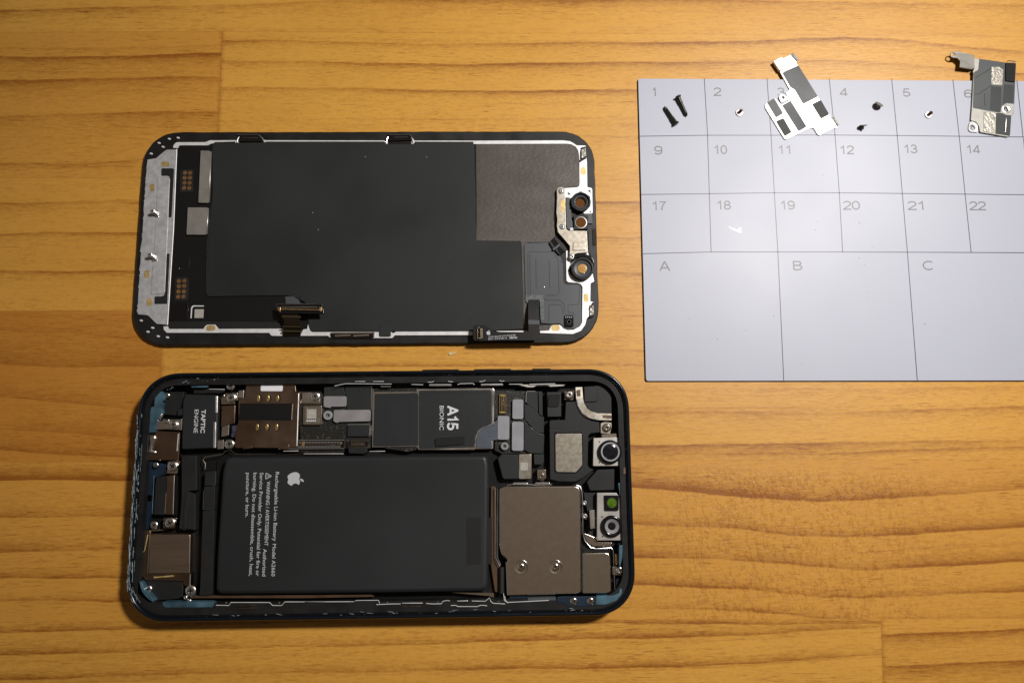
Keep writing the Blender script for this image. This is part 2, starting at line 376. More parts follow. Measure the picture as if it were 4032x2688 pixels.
# ================================================================ TABLETOP (glued pine boards)
def wood():
    m = bpy.data.materials.new('pine'); m.use_nodes = True; nt = m.node_tree; N = nt.nodes; K = nt.links; b = N['Principled BSDF']
    def at(n): a = N.new('ShaderNodeAttribute'); a.attribute_name = n; return a.outputs['Fac']
    tc = N.new('ShaderNodeTexCoord')
    def noise(sx, sy, det=4.0, rough=.55, off=0.0):
        mp = N.new('ShaderNodeMapping'); mp.inputs['Scale'].default_value = (sx, sy, 1); mp.inputs['Location'].default_value = (off, off*1.7, 0)
        cmb = N.new('ShaderNodeCombineXYZ'); K.new(at('seed'), cmb.inputs['Z'])
        ad = N.new('ShaderNodeVectorMath'); ad.operation = 'ADD'
        K.new(tc.outputs['Object'], mp.inputs[0]); K.new(mp.outputs[0], ad.inputs[0]); K.new(cmb.outputs[0], ad.inputs[1])
        n = N.new('ShaderNodeTexNoise'); n.inputs['Scale'].default_value = 1; n.inputs['Detail'].default_value = det; n.inputs['Roughness'].default_value = rough
        K.new(ad.outputs[0], n.inputs['Vector']); return n.outputs['Fac']
    def mr(x, a, b_, c, d):
        r = N.new('ShaderNodeMapRange'); K.new(x, r.inputs[0]); r.inputs[1].default_value = a; r.inputs[2].default_value = b_
        r.inputs[3].default_value = c; r.inputs[4].default_value = d; return r.outputs[0]
    def op(o, x, y):
        q = N.new('ShaderNodeMath'); q.operation = o
        for i, w in enumerate((x, y)):
            if isinstance(w, (int, float)): q.inputs[i].default_value = w
            else: K.new(w, q.inputs[i])
        return q.outputs[0]
    def mix(f, a, c):
        q = N.new('ShaderNodeMix'); q.data_type = 'RGBA'
        K.new(f, q.inputs['Factor'])
        for s, w in (('A', a), ('B', c)):
            i = [x for x in q.inputs if x.name == s and x.type == 'RGBA'][0]
            if isinstance(w, tuple): i.default_value = (*w, 1)
            else: K.new(w, i)
        return [x for x in q.outputs if x.type == 'RGBA'][0]
    early = mix(at('tint'), (.68,.352,.060), (.48,.188,.026))
    blot = noise(22, 60, 3)
    early = mix(mr(blot, .3, .7, 0, .55), early, (.555,.265,.040))
    fib = noise(150, 1700, 4, .68)
    late = op('ADD', at('late'), mr(fib, .32, .72, -.16, .20))
    late = op('ADD', late, mr(noise(420, 2300, 3, .65, 4.4), .34, .66, -.17, .17))
    late = op('ADD', late, op('MULTIPLY', mr(noise(170, 3000, 2, .5, 3.1), .60, .68, 0, .55), mr(noise(30, 90, 2, .5, 7.7), .42, .62, 0, 1)))
    late = op('ADD', late, mr(noise(900, 900, 2, .5, 9.0), .3, .7, -.07, .07))
    pit = op('MULTIPLY', mr(noise(1000, 420, 2, .6, 5.0), .40, .50, 0, 1), at('pit')); late = op('ADD', late, op('MULTIPLY', op('SUBTRACT', at('pit'), pit), .24))
    cl = N.new('ShaderNodeClamp'); K.new(late, cl.inputs[0])
    colr = mix(cl.outputs[0], early, (.285,.094,.0085))
    K.new(colr, b.inputs['Base Color'])
    K.new(mr(fib, .3, .7, .34, .50), b.inputs['Roughness']); b.inputs['Specular IOR Level'].default_value = .42
    
    h = op('ADD', op('MULTIPLY', fib, .35), op('MULTIPLY', pit, .55)); h = op('ADD', h, op('MULTIPLY', noise(420, 900, 3, .6, 2.0), .35))
    bp = N.new('ShaderNodeBump'); bp.inputs['Strength'].default_value = .42; bp.inputs['Distance'].default_value = .22*MM
    K.new(h, bp.inputs['Height']); K.new(bp.outputs[0], b.inputs['Normal'])
    MATS['pine'] = m
wood()
def LN(pts, s=.6, w=38, d=1):
    q = [tuple(map(float, t.split(','))) for t in pts.split()]
    return ([a for a, _ in q], [b for _, b in q], s, w, d)
BV, BF, BL, BT, BS, BP = [], [], [], [], [], []
def board(xl, xr, ytop, ybot, lines, tint, seed, pit=None, slope=0.0, faint=6, dirn=1):
    xs = np.unique(np.concatenate([np.linspace(xl, min(xr, -80), 8) if xl < -80 else [xl], np.arange(max(xl, -80), min(xr, 4112), 16),
                                   np.linspace(max(xl, 4112), xr, 8) if xr > 4112 else [xr]]))
    tx, ty = zip(*ytop); bx, by = zip(*ybot)
    yt = np.interp(xs, tx, ty); yb = np.interp(xs, bx, by); n = int(max(24, min(230, (yb-yt).mean()/3.2)))
    v = np.linspace(0, 1, n); Y = yt[:, None]+(yb-yt)[:, None]*v[None, :]; X = np.repeat(xs[:, None], n, 1)
    if slope:
        wl_ = np.clip(1-(X-xl)/400, 0, 1)*(xl > -200)+np.clip(1-(xr-X)/400, 0, 1)*(xr < 4300); XX = X+slope*(Y-Y.mean())*wl_
    else: XX = X
    late = np.zeros_like(X); r = np.random.default_rng(int(seed*100))
    L = list(lines)
    for i in range(faint):
        f = (i+r.uniform(.2, .8))/faint; base = np.interp(xs[::6], xs, yt+(yb-yt)*f)
        if lines:                                        # follow the nearest named line
            k = min(lines, key=lambda q: abs(np.mean(q[1])-np.mean(base))); base = base+np.interp(xs[::6], k[0], k[1])-np.mean(k[1])
        L.append((list(xs[::6]), list(base), r.uniform(.06, .2), r.uniform(14, 50), dirn))
    for lx, ly, s, w, d in L:
        ph = r.uniform(0, 6.28, 4)
        yl = np.interp(X, lx, ly)+2.4*np.sin(X/190+ph[0])+1.1*np.sin(X/67+ph[1])+.7*np.sin(X/23+ph[2])
        t = (yl-Y)*d; amp = s*(.82+.3*np.sin(X/430+ph[3])+.12*np.sin(X/97+ph[0]))
        late = np.maximum(late, 1.6*amp*np.where(t > 0, .86*np.exp(-1.25*t/w)+.16*np.exp(-t/6), np.exp(-(t/4.0)**2)))
    late = np.maximum(late, .34*np.exp(-((Y-yt[:, None])/2.2)**2)); late = np.maximum(late, .22*np.exp(-((yb[:, None]-Y)/2.2)**2))
    if xl > -200: late = np.maximum(late, .55*np.exp(-((X-xl)/6)**2))
    if xr < 4300: late = np.maximum(late, .40*np.exp(-((xr-X)/6)**2))
    o = sum(len(a) for a in BV); D = np.array([P(a, b, 0) for a, b in zip(XX.ravel(), Y.ravel())])
    BV.append(D); BL.append(late.ravel()); BT.append(np.full(X.size, tint)); BS.append(np.full(X.size, seed*3.7))
    BP.append(np.zeros(X.size) if pit is None else pit(X, Y).ravel())
    i, j = np.meshgrid(np.arange(len(xs)-1), np.arange(n-1), indexing='ij'); q = o+i*n+j
    BF.append(np.stack([q, q+1, q+n+1, q+n], -1).reshape(-1, 4))
S0 = [(-1800,127),(0,127),(870,124),(1200,126),(1829,131),(2400,132),(4032,146),(5800,156)]
S1 = [(-1800,702),(0,701),(560,698),(2400,708),(4032,715),(5800,715)]
S2 = [(-1800,1226),(0,1224),(540,1221),(2400,1222),(5800,1230)]
S3 = [(-1800,1822),(0,1818),(500,1816),(2500,1810),(4032,1807),(5800,1804)]
S4 = [(-1800,2450),(0,2447),(1400,2444),(2400,2438),(4032,2432),(5800,2430)]
def shift(s, d): return [(a, b+d) for a, b in s]
board(-1800, 5800, shift(S0, -1500), shift(S0, -560), [], .15, 1.1)
board(-1800, 5800, shift(S0, -560), S0, [LN('-1800,60 0,46 571,29 1344,6 1800,2 2600,1 3094,6 4032,24 5800,40', .5, 30, -1), LN('2400,38 3094,30 3400,22 4032,52', .12, 40, -1),
      LN('0,-120 2000,-140 4032,-90', .5)], .05, 2.3, faint=9, dirn=-1)
board(-1800, 862, S0, S1, [LN('-1800,240 0,226 400,224 857,214', .62, 32, -1), LN('-1800,330 0,317 857,306', .55, 36, -1), LN('450,284 857,280', .25, 14, -1),
      LN('-1800,480 0,458 857,440', .5, 60, -1), LN('0,372 857,356', .14, 30, -1), LN('300,648 560,628 860,622', .34, 16, -1), LN('0,662 500,655', .3, 10, -1)], .38, 3.7, slope=-.045, dirn=-1)
board(862, 5800, S0, S1, [LN('871,163 1200,166 1829,176 2544,170 2750,167 3163,156 3337,151 3510,160 4032,205 5800,300', .55, 20, -1),
      LN('869,243 1200,247 1771,254 2400,251 2886,243 3233,239 3580,257 3719,271 4032,290 5800,360', .55, 24, -1),
      LN('869,346 1200,350 1829,359 2400,359 3000,352 4032,400', .55, 20, -1), LN('1400,392 2000,408 2544,402', .16, 14, -1), LN('1900,470 2500,462', .16, 14, -1), LN('869,520 2500,540', .2, 20, -1)], .0, 4.9, slope=-.045, dirn=-1)
board(-1800, 5800, S1, S2, [LN('-1800,810 0,800 548,791 2400,795 5800,800', .55, 22, -1), LN('-1800,930 0,922 230,918 520,921 2400,936 5800,936', .42, 18, -1),
      LN('-1800,1080 0,1070 260,1073 526,1067 2400,1080', .45, 18, -1)], .18, 5.2, dirn=-1)
board(-1800, 634, S2, S3, [LN('-1800,1290 0,1300 260,1310 543,1340 640,1350', .5, 46, 1), LN('-1800,1420 0,1430 300,1446 634,1440', .42, 110, 1), LN('0,1562 300,1585 634,1620', .36, 60, 1),
      LN('0,1690 300,1700 634,1735', .36, 70, 1), LN('-1800,1760 0,1765 300,1790 500,1800', .45, 50, 1)], .95, 6.6, faint=8)
board(634, 5800, S2, S3, [LN('634,1450 1200,1448 1700,1436 2500,1440', .42, 14, 1), LN('2500,1622 2878,1622 3200,1624 3600,1614 4032,1604 5800,1580', .5, 30, -1), LN('2600,1535 3300,1530 4032,1522', .2, 30, -1),
      LN('2500,1752 3200,1748 3600,1736 4032,1730 5800,1720', .5, 60, -1), LN('2500,1790 3200,1784 3600,1770 4032,1762', .45, 20, -1)], .12, 7.4, faint=9, dirn=-1)
def pitmask(X, Y):
    c = np.clip((X-2450)/350, 0, 1)*np.clip((4060-X)/700, 0, 1)*np.clip((Y-1830)/60, 0, 1); return np.clip(c*1.1, 0, 1)
board(-1800, 5800, S3, S4, [LN('-1800,1890 0,1886 500,1890 2487,1914 2878,1950 3196,1969 3395,1961 3594,1953 4032,1925 5800,1860', .78, 46),
      LN('-1800,2030 0,2032 480,2033 2495,2061 2878,2077 3117,2105 3315,2109 3594,2097 4032,2073 5800,2000', .74, 36),
      LN('-1800,2170 0,2167 470,2160 2495,2188 2878,2200 3196,2228 3395,2240 3674,2224 4032,2208 5800,2150', .78, 42),
      LN('-1800,2280 0,2275 470,2272 2495,2300 2957,2316 3196,2340 3395,2352 3674,2340 4032,2324 5800,2290', .72, 30),
      LN('-1800,2365 0,2361 500,2366 2495,2391 2957,2403 3117,2415 3236,2431 3400,2450', .5, 24)], .40, 8.8, pit=pitmask, faint=5)
board(-1800, 3478, S4, shift(S4, 560), [LN('-1800,2510 0,2489 250,2482 520,2470 900,2452', .5, 34), LN('-1800,2600 0,2575 600,2558 1450,2537 2400,2511 2957,2495 3475,2467', .55, 34, 1),
      LN('-1800,2690 0,2672 600,2654 1450,2640 2400,2626 2957,2610 3475,2575', .55, 30, 1), LN('0,2790 3475,2720', .5)], .10, 9.1, slope=.03)
board(3478, 5800, S4, shift(S4, 560), [LN('3483,2496 3700,2490 4032,2479 5800,2440', .6, 40, -1), LN('3483,2620 3700,2614 4032,2602 5800,2560', .62, 60, -1)], .34, 9.9, slope=.03, dirn=-1)
board(-1800, 5800, shift(S4, 560), shift(S4, 1500), [], .3, 10.4)
def make_table():
    V = np.concatenate(BV); V = np.concatenate([V*MM, np.zeros((len(V), 1))], 1); Fc = np.concatenate(BF)
    me = bpy.data.meshes.new('tabletop'); me.vertices.add(len(V)); me.vertices.foreach_set('co', V.ravel())
    me.loops.add(Fc.size); me.polygons.add(len(Fc)); me.loops.foreach_set('vertex_index', Fc.ravel().astype(np.int32))
    me.polygons.foreach_set('loop_start', np.arange(0, Fc.size, 4, dtype=np.int32)); me.polygons.foreach_set('loop_total', np.full(len(Fc), 4, dtype=np.int32))
    me.update(calc_edges=True)
    for nm, arr in (('late', BL), ('tint', BT), ('seed', BS), ('pit', BP)):
        a = me.attributes.new(nm, 'FLOAT', 'POINT'); a.data.foreach_set('value', np.concatenate(arr).astype(np.float32))
    me.materials.append(MATS['pine']); o = bpy.data.objects.new('tabletop', me); col.objects.link(o)
    if me.polygons[0].normal.z < 0: me.flip_normals()
    tag(o, 'warm varnished pine tabletop of glued boards with dark grain lines', 'table', kind='structure')
make_table()

# ================================================================ SORTING MAT
MZ = .8
def make_mat():
    a, b = P(2512, 309, MZ), P(2543, 1500, MZ); e, g = P(4032, 319, MZ), P(4032, 1498, MZ)
    ex = lambda p, q, L: tuple(Vector(p)+(Vector(q)-Vector(p)).normalized()*L)
    out = [a, ex(a, e, 164), ex(b, g, 161.5), b]
    root = empty('sorting_mat', ((a[0]+out[2][0])/2, (a[1]+out[2][1])/2, 0))
    tag(root, 'white magnetic sorting mat with numbered and lettered grid cells lying on the wood', 'mat')
    MB().prism(out, 0, MZ-.25, 0, .8).build('backing', 'matback', root)
    MB().prism(offset(ccw(out), .05), MZ-.25, MZ, .08, .8).build('writing_surface', 'matwhite', root)
    mb = MB(); z = MZ+.012
    def line(s, w=.26, ext=None):
        q = W(s, z)
        if ext: q.append(ex(q[-2], q[-1], ext+(Vector(q[-1])-Vector(q[-2])).length))
        for i in range(len(q)-1):
            p0, p1 = Vector(q[i]), Vector(q[i+1]); t = (p1-p0).normalized(); n = Vector((-t.y, t.x))*w/2; t = t*.02
            k = len(mb.v); mb.add([(*(p0-n-t), z), (*(p1-n+t), z), (*(p1+n+t), z), (*(p0+n-t), z)], [(0,1,2,3)])
    hz = ['2518,537 2785,533 3040,533 3260,532 3530,534 4030,540', '2525,766 2793,763 3050,759 3280,759 3550,762 4030,767', '2530,999 2800,992 3060,992 3280,992 3600,993 4030,995']
    for s in hz: line(s, ext=38)
    for s in ['2773,309 2786,533 2793,763 2800,991', '3020,309 3036,533 3049,760 3063,992 3086,1499', '3265,310 3288,533 3305,762 3318,992',
              '3511,311 3533,534 3553,762 3573,993 3612,1499', '3752,314 3777,537 3800,764 3824,994']: line(s)
    line('4004,317 4028,540'); line('4030,545 4053,768'); line('4053,768 4077,996')
    mb.build('grid_lines', 'matline', root)
    mb = MB(); z = MZ+.016
    def num(t, zm, x0, y, x1, h, dy=0):
        q = px(f'{zm} {x0},{y} {x1},{y+dy}'); strokes_into(mb, t, P(*q[0], z), P(*q[1], z), mmpp(h/ZO[zm][2], 1), z)
    num('1', 'M', 272, 290, 320, 108); num('2', 'M', 980, 288, 1058, 108); num('3', 'M', 1714, 290, 1790, 108); num('4', 'Q', 88, 290, 168, 104); num('5', 'Q', 818, 296, 892, 104); num('6', 'Q', 1530, 308, 1606, 104)
    num('9', 'M', 290, 966, 372, 108); num('10', 'M', 985, 960, 1122, 110); num('11', 'M', 1728, 958, 1852, 108); num('12', 'Q', 92, 962, 245, 108); num('13', 'Q', 835, 950, 974, 108); num('14', 'Q', 1560, 954, 1704, 106)
    num('17', 'R', 190, 98, 292, 76); num('18', 'R', 716, 92, 818, 76); num('19', 'R', 1232, 92, 1338, 76); num('20', 'T', 188, 94, 316, 76); num('21', 'T', 714, 96, 830, 76); num('22', 'T', 1216, 98, 1344, 76)
    num('A', 'R', 245, 590, 324, 80); num('B', 'R', 1334, 585, 1398, 78); num('C', 'T', 836, 584, 910, 78)
    mb.build('numbering', 'matdigit', root)
    mb = MB()
    for s in ('R 795,235 815,228 820,240 850,245 870,258 880,245 905,235 912,240 900,262 912,268 908,290 890,285 850,270 820,255', 'R 845,318 860,316 858,325', 'R 870,222 885,225 882,236'):
        mb.prism(W(s, MZ), MZ, MZ+.04)
    mb.build('scuff', 'matscuff', root)
    mb = MB()
    for zm, x, y, r in (('R', 941,1072,4), ('R',485,977,4), ('R',1400,1345,4), ('R',470,1048,3), ('T',313,203,4), ('T',418,398,4), ('T',311,488,5), ('T',353,541,4), ('T',378,769,4), ('T',380,815,3), ('T',845,1024,6),
                        ('R',1523,189,4), ('R',1507,258,4), ('M',2237,1203,5), ('M',685,315,4), ('M',122,398,4), ('R',128,545,3), ('T',1582,822,3), ('R',1170,960,4), ('R',712,1145,4)):
        q = px(f'{zm} {x},{y}')[0]; mb.prism(circle(P(*q, MZ), mmpp(r/ZO[zm][2]), 7, mmpp(r/ZO[zm][2])*.6, random.random()*3), MZ, MZ+.05)
    mb.build('speck', 'matspeck', root)['kind'] = 'stuff'
make_mat()

# ================================================================ SCREWS AND BRACKETS ON THE MAT
def lying_screw(tip, head, hd, m, label, length_z=None):
    t, h = Vector(P(*px(tip)[0], MZ+.6)), Vector(P(*px(head)[0], MZ+.9)); root = empty('screw', (*((t+h)/2), MZ))
    tag(root, label, 'screw', 'small screws laid out on the mat')
    a = Vector((*h, MZ+hd*.98)); b = Vector((*t, MZ+.55)); d = (b-a).normalized(); L = (b-a).length
    shaft = [a+d*.45, a+d*.5, a+d*L*.34, a+d*L*.36]; rr = [.62, .62, .62, .55]
    k = 9
    for i in range(k): shaft += [a+d*(L*.38+(L*.5)*i/k), a+d*(L*.38+(L*.5)*(i+.5)/k)]; rr += [.56, .5]
    shaft += [a+d*L*.9, b]; rr += [.55, .1]
    MB().tube(shaft, rr, 14).build('shank', m, root)
    MB().tube([a-d*.15, a-d*.02, a+d*.3, a+d*.5], [hd*.75, hd*.96, hd*.96, hd*.7], 20).build('head', m, root)
    return root
lying_screw('M 397,410', 'M 537,612', 1.02, 'screwblack', 'long black screw on cell 1 with its pointed tip towards the top edge')
lying_screw('M 662,522', 'M 556,295', 1.02, 'screwblack', 'long black screw on cell 1 with its head towards the top edge')
def standing_screw(zm, x, y, r, lean, m, label):
    q = px(f'{zm} {x},{y}')[0]; c = P(*q, MZ+.25); r = mmpp(r/ZO[zm][2])
    root = empty('screw', (*c, MZ)); tag(root, label, 'screw', 'small screws laid out on the mat')
    MB().lathe(c, [(r*.93, MZ), (r, MZ+.08), (r, MZ+.26), (r*.9, MZ+.33), (r*.4, MZ+.36)], 28).build('head', m, root)
    a = Vector((*c, MZ+.3)); d = Vector((*lean, 1)).normalized()
    pts = [a]; rr = [.52]
    for i in range(6): pts += [a+d*(.25+i*.2), a+d*(.35+i*.2)]; rr += [.46, .54]
    pts += [a+d*1.6]; rr += [.25]
    MB().tube(pts, rr, 14).build('shank', 'nickel_dark', root)
standing_screw('M', 1270, 480, 47, (.10, .10), 'silver_soft', 'tiny silver screw standing on its head in cell 2')
standing_screw('Q', 1108, 506, 46, (.10, .12), 'silver_soft', 'tiny silver screw standing on its head in cell 5')
def tilted_screw(centre, towards, r, dz, m, label, hair=None):
    c = Vector(P(*px(centre)[0], MZ+.6)); t = Vector(P(*px(towards)[0], MZ+.3))
    root = empty('screw', (*c, MZ)); tag(root, label, 'screw', 'small screws laid out on the mat')
    h = t-c; d = Vector((h.x, h.y, dz)).normalized(); a = Vector((*c, MZ+1.2))
    MB().tube([a-d*.16, a-d*.06, a+d*.12, a+d*.22], [r*.7, r*.97, r, r*.7], 24).build('head', m, root)
    MB().tube([a+d*.2, a+d*.45, a+d*.6, a+d*.8, a+d*1.2, a+d*1.35], [.42, .36, .45, .38, .4, .12], 12).build('shank', m, root)
    if hair: MB().tube([(p[0], p[1], MZ+.5) for p in W(hair, MZ+.5)], .05, 5).build('fibre', 'screwbrown', root)
tilted_screw('Q 526,393', 'Q 492,455', 1.4, -2.3, 'screwbrown', 'tiny brown screw tipped up on cell 4 beside the border with cell 5')
tilted_screw('Q 336,640', 'Q 340,712', 1.12, -1.0, 'screwbrown2', 'tiny dark screw with a stray fibre lying low on cell 4', 'Q 360,626 385,618 408,622')

def bracket_pads():
    z0 = lambda a: 0.0
    c = P(*px('N 750,850')[0], 1.6); root = empty('shield_bracket', (*c, MZ))
    tag(root, 'shiny silver metal bracket with five dark pads lying across the mat edge over cell 3', 'bracket', 'loose metal brackets')
    B = MZ+.12; Tz = B+.3
    body = 'N 470,396 750,291 1090,835 1240,1060 1262,1130 1330,1265 1085,1388 1055,1368 1000,1278 965,1262 570,1452 540,1435 248,960 250,905 280,865 390,812 425,830 500,915 605,850 570,735 580,715 628,685'
    MB().prism(W(body, Tz), B, Tz, .06, .35, bottom=True).build('plate', 'bracket_silver', root)
    MB().prism(W('N 440,352 560,300 530,195 640,143 692,262 750,291 470,396', Tz-.05), B-.1, Tz-.04, .05, .1).build('neck', 'bracket_silver', root)
    MB().prism(W('N 372,240 500,172 525,195 572,300 572,340 480,386 465,378', Tz+.45), B-.2, Tz+.45, .12, .3).build('raised_pad', 'bracket_silver', root)
    MB().prism(W('N 458,800 475,762 520,746 562,765 606,832 498,886', Tz+.25), B-.1, Tz+.25, .06, .35, [circle(P(*px('N 525,803')[0], Tz+.25), mmpp(29/3.92), 20)], bottom=True).build('screw_eye', 'bracket_silver', root)
    for s, m in (('515,422 545,400 760,305 1060,785 850,892 825,880 705,675 640,640', 'pad_dark'), ('275,872 390,813 526,1045 415,1110', 'pad_dark'), ('510,920 640,850 888,1250 765,1323', 'pad_dark'),
                 ('414,1165 530,1117 657,1337 550,1397', 'pad_black'), ('973,902 1106,838 1236,1062 1110,1127', 'pad_black')):
        MB().prism(W('N '+s, Tz+.12), Tz-.02, Tz+.12, .05, .3).build('foam_pad', m, root)
    for a, b in (('635,165 665,117', '725,265 748,225'), ('1262,1140 1297,1105', '1345,1268 1380,1218')):
        p0, p1 = W('N '+a, Tz+.3); q0, q1 = W('N '+b, Tz+.3)
        ctr = [Vector((*((Vector(p0)+Vector(q0))/2), Tz-.15))]; e = Vector((*((Vector(p1)+Vector(q1))/2), Tz+.3)); side = (Vector(q0)-Vector(p0))/2; side = Vector((side.x, side.y, 0))
        out = (e-ctr[0]); out = Vector((out.x, out.y, 0)); ctr = [ctr[0]+out*f+Vector((0, 0, zz)) for f, zz in ((0, 0), (.25, -.12), (.55, -.1), (.8, .15), (.95, .6), (1.0, 1.05))]
        MB().ribbon(ctr, [side]*6, .14).build('spring_hook', 'chrome', root)
bracket_pads()

def bracket_film():
    c = P(*px('O 1080,700')[0], 1.5); root = empty('connector_bracket', (*c, MZ))
    tag(root, 'nickel bracket with dark film, two screw eyes and a raised loop arm over cell 6', 'bracket', 'loose metal brackets')
    B = MZ+.2; Tz = B+.4
    cc = lambda s, zz: P(*px('O '+s)[0], zz)
    ra, rb = mmpp(72/3.92), mmpp(30/3.92)
    body = 'O 795,190 880,203 1295,262 1440,262 1448,300 1430,560 1420,700 1412,1040 1378,1072 1355,1388 1325,1412 890,1338 870,1240 830,1180 745,1158 762,950 790,420 775,400 800,350'
    MB().prism(W(body, Tz), B, Tz, .14, .4, [circle(cc('1300,980', Tz), rb, 18)], bottom=True).build('plate', 'nickel_dull', root)
    MB().prism(W('O 742,1165 800,1175 850,1215 868,1335 745,1328 715,1292 718,1225', Tz-.1), B-.1, Tz-.12, .08, .6, [circle(cc('790,1260', Tz), rb*1.1, 18)], bottom=True).build('screw_eye', 'silver', root)
    MB().lathe(cc('1298,980', Tz), [(ra, Tz-.05), (ra, Tz+.1), (ra*.85, Tz+.16), (ra*.62, Tz+.1), (rb*1.05, Tz+.02), (rb, Tz-.3)], 28).build('screw_eye', 'silver', root)
    MB().lathe(cc('790,1262', Tz), [(ra*.9, Tz-.2), (ra*.86, Tz+.0), (ra*.6, Tz-.02), (rb*1.1, Tz-.1), (rb, Tz-.4)], 28).build('eye_rim', 'silver', root)
    # arm bent up to the loop
    x0, x1 = P(*px('O 800,300')[0], Tz)[0], P(*px('O 478,135')[0], Tz+.7)[0]
    up = lambda a: .8*min(1.0, max(0.0, (x0-a[0])/(x0-x1)))**.7
    fl = lambda s: [P(*q, Tz+.8*min(1.0, max(0.0, (800-(q[0]-3632)*3.92)/322))**.7) for q in px(s)]
    MB().prism(fl('O 440,170 430,140 440,102 495,85 800,145 805,345 768,370 575,335 585,235 540,193 480,190'), Tz-.35, Tz, .1, .3, [circle(fl('O 478,137')[0], mmpp(34/3.92), 18)], bottom=True, zt=up).build('loop_arm', 'nickel_dull', root)
    film = 'O 880,206 1295,264 1436,268 1432,560 1418,900 1300,890 1225,935 1205,1035 1140,1030 785,962 780,930 800,410 862,375'
    MB().prism(W(film, Tz+.05), Tz, Tz+.05, 0, .2, [W('O 1065,328 1185,328 1250,372 1232,618 1060,604', Tz)]).build('dark_film', 'pad_dark', root)
    MB().prism(W('O 1142,1038 1230,1040 1300,1070 1372,1075 1350,1392 1130,1358', Tz+.12), Tz-.1, Tz+.12, .1, .2).build('dark_film', 'shieldblack', root)
    MB().prism(W('O 1062,628 1220,640 1205,1020 1048,985', Tz+.08), Tz, Tz+.09, .02, .1).build('film_patch', 'shieldblack', root)
    MB().prism(W('O 1262,600 1415,612 1402,880 1295,872 1248,890', Tz+.1), Tz, Tz+.11, .02, .1).build('film_patch', 'shieldblack', root)
    MB().prism(W('O 1290,262 1446,275 1430,562 1285,542', Tz+.45), Tz, Tz+.45, .12, .2).build('rubber_cap', 'foam', root)
    MB().tube([(a, b, Tz+.35) for a, b in W('O 1305,250 1330,236 1440,250', Tz+.3)], .16, 8).build('bent_tab', 'chrome', root)
    for s in ('1066,332 1182,332 1245,374 1228,614 1064,602', '952,1026 1134,1032 1108,1340 946,1325'):
        MB().prism(W('O '+s, Tz+.14), Tz, Tz+.14, .05, .2).build('contact_window', 'granular', root)
    mb = MB(); ridges(mb, ['O 820,500 1065,350', 'O 800,750 870,750 1060,615', 'O 955,740 965,930'], Tz+.05, .09, .6); mb.build('film_crease', 'blackfilm', root)
    MB().tube([(a, b, Tz+.15) for a, b in W('O 1296,1120 1290,1200 1281,1335', Tz+.1)], [.05, .13, .06], 8, .5).build('film_highlight', 'silver', root)  # silver streak painted in for the highlight running down the dark film
bracket_film()

def make_chip():
    q = 'D 1660,1440 1690,1425 1720,1432 1765,1428 1735,1448 1700,1462 1672,1462'
    o = MB().prism(W(q, .25), 0, .3, .05).build('wood_splinter', 'chipwood'); tag(o, 'small pale splinter lying on the wood between the screen and the phone body', 'splinter')
    q = 'F 75,1450 92,1442 105,1456 90,1470'
    o = MB().prism(W(q, .2), 0, .25, .05).build('lint_speck', 'chipwood'); tag(o, 'tiny tan crumb on the wood just below the screen edge', 'crumb')
make_chip()

